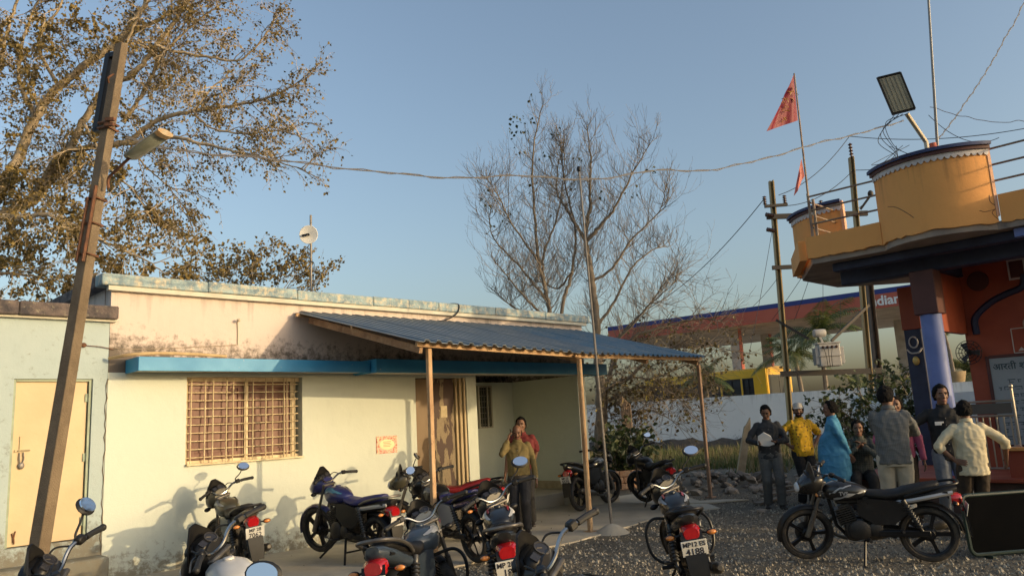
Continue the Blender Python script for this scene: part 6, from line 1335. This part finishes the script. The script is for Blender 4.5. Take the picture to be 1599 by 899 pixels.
def person(label, pos, yaw, H, feet=((-.10, 0), (.10, 0)), hip=(0, 0), lean=(0, 0), hands=None, elbow=((-.5, -.8, -.1), (.5, -.8, -.1)), fing=None, sleeve='long', shirt=None, trouser=None, skin=None, headyaw=0, headpitch=0, hairy=1., hem=.83, kurta=False, cap=None, sit=None, moust=False, foot_dir=(12, -12), belly=.0, tucked=False, shoulder_w=.195, extra=None, curl=.55):
    """pos = ground point; yaw = facing, degrees from +Y to the left; lengths for a 1.72 m person"""
    s_ = H / 1.72; e = empty('person', pos, R(yaw), label, 'person'); skin = skin or skin_a; seed = pos[0] * 7 + pos[1]
    hz = .93 if sit is None else sit + .10
    hipc = V((hip[0], hip[1], hz)); tl_ = V((lean[0], lean[1], 0)); chest = hipc + V((lean[0] * .75, lean[1] * .75, .36)); nk = hipc + V((lean[0], lean[1], .535)); hc = nk + V((lean[0] * .15, .015 + lean[1] * .2, .155))
    shl = [nk + V((s * shoulder_w, -.005, -.065)) for s in (-1, 1)]
    if hands is None: hands = ((-.27, .06, .80), (.27, .06, .80))
    el_ = []; wr = []
    for i in range(2):
        a, c = ik(shl[i], hands[i], .295, .265, elbow[i]); el_.append(a); wr.append(c)
    hj = [hipc + V((s * .095, 0, -.04)) for s in (-1, 1)]; kn = []; an = []
    for i in range(2):
        f = feet[i]; t_ = V((f[0], f[1], f[2] if len(f) > 2 else .085)); a, c = ik(hj[i], t_, .43, .425, (0, 1, 0) if sit is None else (0, .6, 1)); kn.append(a); an.append(c)
    Q = Euler((R(headpitch), 0, R(headyaw))).to_matrix()
    # --- body: one continuous skin surface
    m = MB(); head(m, hc, Q); m.tube([nk + V((0, -.01, -.06)), nk + V((0, 0, .03)), hc + V((0, -.012, -.05))], [.062, .056, .054], 12)
    m.rings([sring2(hipc + V((0, 0, z)) + tl_ * k, w_, d_) for z, k, w_, d_ in ((-.10, 0, .12, .085), (.05, .1, .13, .088), (.25, .45, .12, .085), (.42, .78, .145, .085), (.50, .95, .11, .07))])
    for i, sd in ((0, -1), (1, 1)):
        m.cap(shl[i] + V((-sd * .04, 0, -.01)), el_[i], .042, .036); m.cap(el_[i], wr[i], .037, .026); m.cap(hj[i], kn[i], .07, .05); m.cap(kn[i], an[i], .05, .036)
        dv = (wr[i] - el_[i]).normalized(); fg = (fing or {}).get(i, {}); d_ = V(fg.get('d', dv)); hand(m, wr[i], d_, V(fg.get('n', (-sd, .2, 0))), -sd, fg.get('curl', curl))
        fd = V((math.sin(-R(foot_dir[i])), math.cos(R(foot_dir[i])), 0)); a = an[i]; z0 = a.z - .085
        m.rings([[V((a.x, a.y, 0)) + fd * t + V((-fd.y, fd.x, 0)) * (w_ * x) + V((0, 0, z0 + z * h)) for x, z in ((-1, 0), (1, 0), (1, .55), (.55, 1), (-.55, 1), (-1, .55))] for t, w_, h in ((-.075, .025, .06), (-.05, .036, .09), (.0, .038, .10), (.06, .043, .07), (.13, .047, .05), (.18, .036, .04), (.195, .02, .03))])
    me = remesh(m, .0075, 2, .4)
    for mm in (skin, shoe_m, hair_m, lip_m): me.materials.append(mm)
    idx = []; Qi = Q.transposed()
    for p in me.polygons:
        c = p.center
        if min((c - an[0]).length, (c - an[1]).length) < .23 and c.z < min(an[0].z, an[1].z) + .035: idx.append(1); continue
        q = Qi @ (c - hc)
        if q.y > .07 and abs(q.x) < .024 and -.078 < q.z < -.055 : idx.append(3)
        elif moust and q.y > .08 and abs(q.x) < .034 and -.056 < q.z < -.040: idx.append(2)
        elif moust == 'beard' and q.y > .02 and q.z < -.045 and q.length < .16: idx.append(2)
        elif q.y > .078 and .024 < q.z < .036 and .010 < abs(q.x) < .052: idx.append(2)
        else: idx.append(0)
    me.polygons.foreach_set('material_index', idx); bo = link('body', me, e)
    for s in (-1, 1):
        q = MB(); q.ell(hc + Q @ V((s * .031, .086, .010)), (.012, .006, .005), Q); eo = q.build('eye', eye_w, bo); q = MB(); q.ell(hc + Q @ V((s * .031, .0925, .010)), (.0065, .003, .0068), Q); q.build('iris', eye_d, eo)
    # --- trousers
    m = MB(); m.rings([sring2(hipc + V((0, 0, z)), w_, d_) for z, w_, d_ in ((-.12, .15, .112), (-.03, .182, .130), (.06, .172, .120), (.12, .160, .112))])
    for i in range(2):
        m.cap(hj[i] + V((0, 0, .0)), kn[i], .108, .082); lo = an[i] + (kn[i] - an[i]).normalized() * -.02; m.tube([kn[i], kn[i].lerp(lo, .5), lo], [.083, .078, .074], 12); m.ell(kn[i], (.082,) * 3)
    me = remesh(m, .011, 3); wrinkle(me, .007, seed, 10, 10); me.materials.append(trouser); link('trousers', me, e)
    # --- shirt
    b_ = belly; m = MB(); z0 = hem - .93
    prof = [(z0, 0, .172, .122 + b_ * .6), (z0 + .06, .05, .170, .123 + b_ * .8), (.10, .15, .168, .122 + b_), (.22, .42, .170, .124 + b_ * .7), (.34, .68, .182, .126), (.43, .84, .186, .112), (.485, .94, .150, .092), (.52, 1., .095, .075), (.545, 1.03, .068, .066)]
    if kurta: prof = [(-.50, 0, .255, .21), (-.35, 0, .24, .195 + b_ * .3), (-.15, 0, .225, .175 + b_ * .7), (0, 0, .20, .15 + b_)] + [(p[0], p[1], p[2] * 1.04, p[3] * 1.06) for p in prof if p[0] > .05]
    if sit is not None: prof = [p for p in prof if p[0] > -.06]
    prof = [(p[0], p[1], p[2] * 1.07, p[3] * 1.05) if p[0] < .45 and not kurta else p for p in prof]
    m.rings([sring2(hipc + V((0, 0, z)) + tl_ * k + V((0, (.35 * b_ if z < .3 else 0), 0)), w_, d_) for z, k, w_, d_ in prof])
    for i, sd in ((0, -1), (1, 1)):
        m.cap(shl[i] + V((-sd * .035, 0, -.005)), shl[i].lerp(el_[i], .6), .068, .060)
        if sleeve == 'long': m.cap(shl[i].lerp(el_[i], .5), el_[i], .056, .050); m.tube([el_[i], el_[i].lerp(wr[i], .5), el_[i].lerp(wr[i], .96)], [.050, .046, .041], 12); m.ell(el_[i], (.051,) * 3)
        elif sleeve == 'rolled': m.cap(shl[i].lerp(el_[i], .5), el_[i], .060, .055); m.tube([el_[i], el_[i].lerp(wr[i], .30)], [.056, .056], 12)
        else: m.tube([shl[i].lerp(el_[i], .3), shl[i].lerp(el_[i], .85)], [.064, .070], 12)
    me = remesh(m, .0105, 3); wrinkle(me, .0125, seed + 5, 18, 9); me.materials.append(shirt); sh = link('kurta' if kurta else 'shirt', me, e)
    m = MB(); cpt = [nk + V((math.cos(t) * .064, math.sin(t) * .062 + .004, .028 + .014 * -math.sin(t))) for t in [2 * PI * k / 20 for k in range(20)]]; m.rings([[p + V((math.cos(2 * PI * k / 20), math.sin(2 * PI * k / 20), 0)) * o + V((0, 0, z)) for k, p in enumerate(cpt)] for o, z in ((.014, -.025), (.010, .015), (.0, .018), (.0, -.02))], loop=True); m.build('collar', shirt, sh)
    if not kurta and sit is None:
        m = MB()
        for k in range(6): p = hipc + V((0, 0, .0 + k * .08)) + tl_ * (.1 + k * .15); m.ell(p + V((0, (.13 + b_ * (1 - .1 * k)) + .004, 0)), (.006, .004, .006), seg=8, st=5)
        m.build('buttons', eye_w if shirt.name != 'cream_shirt' else shirt, sh)
    if tucked: m = MB(); m.rings([sring2(hipc + V((0, 0, z)), .176, .128 + b_) for z in (-.055, -.015)]); m.build("belt", shoe_m, e)
    # --- hair
    if hairy:
        if hairy >= 1:
            m = MB(); rh = random.Random(int(abs(seed) * 100))
            for i in range(11):
                el2 = R(-30 + 120 * i / 10); k_ = max(1, round(22 * math.cos(el2)))
                for k in range(k_):
                    a = 2 * PI * (k + .5 * (i % 2)) / k_; fr = math.sin(a)
                    if fr > .05 and el2 < R(-12 + 62 * min(1, fr * 1.25)) : continue
                    if cap and el2 > R(35): continue
                    j_ = rh.uniform(.97, 1.07); rr_ = rh.uniform(.020, .028)
                    m.ell(hc + Q @ V((math.cos(a) * math.cos(el2) * .072 * j_, -.008 + fr * math.cos(el2) * .092 * j_, .012 + math.sin(el2) * .106 * j_)), (rr_, rr_, rr_ * rh.uniform(.7, 1.1)), Q, 7, 5)
            hm = remesh(m, .0075, 1, .4); wrinkle(hm, .006, seed, 40, 40); hm.materials.append(hair_m); link('hair', hm, e)
        else:
            m = MB()
            for s in (-1, 1):
                m.rings([[hc + Q @ V((s * x, y, z)) for x, y, z in ((.071 + t * .004, .03 - k * .115, .03 - .02 * k), (.083 - k * .02, .03 - k * .12, .035 - .02 * k), (.081 - k * .02, .025 - k * .115, -.055), (.066, .025 - k * .115, -.055))] for k, t in ((0, 0), (.5, 1), (.85, 1), (1.0, 0))])
            m.ell(hc + Q @ V((0, -.07, -.005)), (.068, .036, .06), Q); m.build('hair', mat('grey_black_hair', (.025, .022, .02), .6), e, smooth=60)
    if cap:
        m = MB(); m.rings([[hc + Q @ V((math.cos(t) * r1, math.sin(t) * r1 * 1.22 - .004, z)) for t in [2 * PI * k / 20 for k in range(20)]] for r1, z in ((.086, .040), (.086, .075), (.074, .112), (.045, .132), (.01, .138))])
        m.rings([[hc + Q @ V((x, .085 + .085 * k * (1 - (x / .085) ** 2 * .6), .052 - .02 * k - .1 * x * x * 8 * .1 + o)) for x in (-.075, -.04, 0, .04, .075)] + [hc + Q @ V((x, .085 + .085 * k * (1 - (x / .085) ** 2 * .6), .047 - .02 * k + o)) for x in (.075, .04, 0, -.04, -.075)] for k, o in ((0, 0), (.5, 0), (1, 0))]); m.build('cap', cap, e, smooth=50)
    e.scale = (s_,) * 3; e['_'] = 0; del e['_']
    def W(p): return V(pos) + MX.Rotation(R(yaw), 3, 'Z') @ (V(p) * s_)
    return e, W, wr, hc, Q
def sring2(c, w_, d_, n=20, ex=2.5):
    return [c + V((math.copysign(abs(math.cos(t)) ** (2 / ex), math.cos(t)) * w_, math.copysign(abs(math.sin(t)) ** (2 / ex), math.sin(t)) * d_, 0)) for t in [2 * PI * k / n for k in range(n)]]
sh_olive = fabric('olive_shirt', (.165, .125, .045)); sh_red = fabric('red_tshirt', (.15, .018, .02)); sh_dark = fabric('charcoal_shirt', (.030, .032, .036)); sh_yel = printed('yellow_print_shirt', (.62, .36, .015), (.10, .05, .02)); sh_kur = fabric('sky_blue_kurta', (.065, .26, .44)); sh_chk = checks('grey_checked_shirt', (.135, .135, .125), (.085, .09, .095), 170); sh_blk = fabric('black_shirt', (.012, .012, .013)); sh_crm = fabric('cream_shirt', (.62, .54, .36)); sh_pink = fabric('pink_shirt', (.42, .10, .18)); sh_grn = checks('dark_green_shirt', (.05, .055, .045), (.10, .10, .085), 90); sh_mar = fabric('maroon_shirt', (.12, .03, .03))
tr_jean = fabric('black_jeans', (.022, .022, .026)); tr_grey = fabric('grey_trousers', (.11, .11, .105)); tr_blk = fabric('black_trousers', (.014, .013, .014)); tr_crm = fabric('off_white_trousers', (.50, .45, .35)); tr_pale = fabric('stone_trousers', (.38, .35, .28)); tr_den = fabric('grey_blue_jeans', (.14, .155, .18)); tr_brn = fabric('dark_brown_trousers', (.045, .03, .018))
cap_m = fabric('pale_cap_cloth', (.55, .52, .47)); phone_m = mat('phone_black', (.012, .012, .014), .25); paper_m = mat('white_paper', (.80, .78, .74), .8)
# olive shirt, on the phone, walking towards us
e, Wf, wr, hc, Q = person('man in an olive shirt walking forward with a phone at his ear', (-.04, 12.0, .02), 176, 1.57, feet=((-.10, .10), (.10, -.12, .11)), hands=((-.29, .05, .80), (.150, .14, 1.50)), elbow=((-.6, -.6, -.1), (.55, .35, -1.2)), fing={1: dict(d=(-.25, -.15, .95), n=(-.9, -.3, -.1), curl=.9)}, shirt=sh_olive, trouser=tr_jean, skin=skin_b, headyaw=4, headpitch=-22, hairy=.5, belly=.035, moust=True, hem=.92, tucked=True)
m = MB(); m.box((0, 0, 0), (.012, .07, .145), ch=.004); o = m.build('mobile_phone', phone_m, None, Wf((.098, .045, 1.60)), (0, R(8), R(176))); tag(o, 'black mobile phone held to the ear of the man in olive', 'phone')
m = MB(); m.lathe([(.031, -.012), (.034, -.012), (.034, .012), (.031, .012)], wr[0] + V((0, 0, .01)), (wr[0] - V((-.29, .0, 1.1))), 16, loop=True); m.build('wristwatch', galv, e)
person('young man in a dark red shirt half hidden behind the man on the phone', (.03, 12.72, .02), 172, 1.68, shirt=sh_red, sleeve='short', trouser=tr_blk, skin=skin_b, headpitch=-4, hands=((-.12, -.18, .90), (.30, .06, .80)), elbow=((-.5, -.8, 0), (.5, -.8, 0)))
# reading papers
e, Wf, wr, hc, Q = person('man in a charcoal shirt and grey trousers looking down at papers', (4.25, 13.45, 0), 168, 1.69, feet=((-.11, .06), (.10, -.10)), hands=((-.08, .27, 1.12), (.17, .25, 1.10)), elbow=((-.9, -.5, -.4), (.9, -.5, -.4)), shirt=sh_dark, trouser=tr_grey, skin=skin_b, headyaw=-12, headpitch=-26, fing={0: dict(d=(.5, .8, .0), n=(.1, 0, 1), curl=.7), 1: dict(d=(.3, .9, .1), n=(-.9, .1, .3), curl=.8)})
m = MB(); m.rings([[V((x, .0 + .03 * math.sin(x * 9 + k), z)) for x, z in ((-.13, -.10 + .03 * k), (-.08, .07), (.02, .15), (.12, .09), (.14, -.06), (.04, -.09), (-.05, -.10))] for k in (0, 1)], closed=True); m.v = [(p[0], p[1] + (.004 if i > 6 else 0), p[2]) for i, p in enumerate(m.v)]
o = m.build('paper_sheets', paper_m, None, Wf((.075, .36, 1.16)), (R(-22), 0, R(160))); tag(o, 'loose white paper sheets held by the man in charcoal', 'paper')
# yellow shirt and cap, hands on hips
person('man in a yellow printed shirt and pale cap with hands on hips', (4.86, 13.60, 0), 186, 1.70, hands=((-.21, .03, 1.0), (.21, .03, 1.0)), elbow=((-1, -.45, 0), (1, -.45, 0)), fing={0: dict(d=(.8, .5, -.25), n=(.3, -.8, 0), curl=.3), 1: dict(d=(-.8, .5, -.25), n=(-.3, -.8, 0), curl=.3)}, sleeve='short', shirt=sh_yel, trouser=tr_blk, skin=skin_b, cap=cap_m, hairy=1, moust='beard', headyaw=-25, belly=.02, hem=.84)
# blue kurta seen from behind left
person('man in a long sky blue kurta standing with hands clasped behind him', (4.98, 12.46, 0), 62, 1.70, hands=((-.06, -.20, .90), (.06, -.21, .88)), elbow=((-1, -.4, .0), (1, -.4, .0)), shirt=sh_kur, kurta=True, trouser=tr_pale, skin=skin_b, headyaw=8, belly=.09, feet=((-.1, 0), (.1, .03)))
# seated man on the plinth
person('man sitting on the temple plinth with hands together by his chin', (5.42, 12.62, .0), 160, 1.70, sit=.50, hip=(0, 0), lean=(0, .20), feet=((-.14, .46), (.14, .44)), hands=((-.04, .36, 1.02), (.05, .36, 1.00)), elbow=((-.8, .2, -.8), (.8, .2, -.8)), shirt=sh_grn, trouser=tr_blk, skin=skin_b, headpitch=-8)
# grey checked shirt, back to us, arms folded
person('man in a grey checked shirt and off-white trousers with arms folded, back to camera', (4.70, 9.95, 0), -22, 1.83, hands=((.13, .20, 1.20), (.02, .24, 1.17)), elbow=((-.9, .3, -.5), (.9, .3, -.5)), sleeve='long', shirt=sh_chk, trouser=tr_crm, skin=skin_b, headyaw=-35, hem=.84, belly=.015, fing={0: dict(d=(.9, -.1, .3), n=(0, -1, 0), curl=.5)})
person('person in pink hidden behind the man with folded arms', (5.38, 11.15, 0), 150, 1.70, hands=((-.28, .05, .8), (.20, .22, 1.1)), shirt=sh_pink, trouser=tr_brn, skin=skin_b, sleeve='long')
# black shirt, facing us
e, Wf, wr, hc, Q = person('tall man in a black shirt and grey jeans facing the camera', (5.72, 10.55, 0), 158, 1.82, feet=((-.12, .02), (.13, .05)), hands=((-.29, .05, .80), (.48, .30, 1.22)), elbow=((-.5, -.8, 0), (.5, -.6, -.5)), shirt=sh_blk, trouser=tr_den, skin=skin_b, headyaw=12, headpitch=-2, hem=.80, moust=False, fing={1: dict(d=(.9, .3, -.1), n=(0, 0, -1), curl=.5)})
m = MB(); m.box((0, 0, 0), (.075, .008, .045), ch=.003); m.box((-.045, 0, .012), (.035, .008, .02), ch=.003); o = m.build('badge', paper_m, e, (-.10 + .19, .142, 1.27), (R(-8), 0, 0))
# cream shirt, back to us, hand on hip
person('man in a cream shirt seen from behind with one hand on his hip', (5.42, 9.52, 0), -14, 1.60, hands=((-.20, -.03, .99), (.44, .12, .98)), elbow=((-1, -.15, .0), (.8, -.5, -.2)), fing={0: dict(d=(.6, -.75, -.2), n=(.6, .7, 0), curl=.4)}, shirt=sh_crm, trouser=tr_brn, skin=skin_b, sleeve='rolled', headyaw=-12, hem=.80, belly=.02)
# person cut by the right edge
e, Wf, wr, hc, Q = person('person cut off by the right frame edge, only the face and a paper showing', (7.02, 10.35, .0), 120, 1.72, hands=((-.12, .30, 1.05), (.10, .34, .98)), shirt=sh_mar, trouser=tr_blk, skin=skin_b, elbow=((-.8, -.3, -.6), (.8, -.3, -.6)))
m = MB(); m.box((0, 0, 0), (.15, .004, .2)); o = m.build('paper_sheet', paper_m, None, at(1592, 702, 11.2), (R(-50), R(20), R(120))); tag(o, 'single pale paper sheet held near the right frame edge', 'paper')

# ------------------------------------------------------------------ black panel in a green frame, lower right
bp0 = V((4.66, 8.45, 0)); bdv = (V((5.26, 8.54, 0)) - bp0).normalized()
pn = empty('framed_panel', bp0 + bdv * .48, math.atan2(bdv.y, bdv.x), 'black panel in a rounded dark green frame standing on the gravel, lower right', 'panel', rot=(R(-4), 0, math.atan2(bdv.y, bdv.x)))
def rrect(w_, h_, r_, n=5):
    out = []
    for cx, cz, a0 in ((w_ / 2 - r_, h_ / 2 - r_, 0), (-w_ / 2 + r_, h_ / 2 - r_, 90), (-w_ / 2 + r_, -h_ / 2 + r_, 180), (w_ / 2 - r_, -h_ / 2 + r_, 270)):
        for k in range(n): a = R(a0 + 90 * k / (n - 1)); out.append(V((cx + r_ * math.cos(a), 0, cz + r_ * math.sin(a))))
    return out
gfm = mat('dark_green_frame', (.03, .055, .04), .4, c2=(.02, .035, .028), sc_=9)
zc = .335; m = MB(); m.tube([p + V((0, 0, zc)) for p in rrect(.95, .60, .07)], .022, 8, loop=True); m.build('frame', gfm, pn)
m = MB(); q = rrect(.92, .57, .06); m.rings([[p + V((0, o, zc)) for p in q] for o in (-.008, .012)]); m.build('panel', mat('black_panel', (.004, .004, .004), .9, c2=(.007, .0065, .006), sc_=3, spec=.05, c3=(.035, .03, .025), sc3=7, lo3=.66, hi3=.8), pn)
for x in (-.3, .3): m = MB(); m.box((x, 0, .012), (.05, .22, .024), ch=.004); m.bar((x, .02, .03), (x, .28, .0), .02); m.build('foot', gfm, pn)
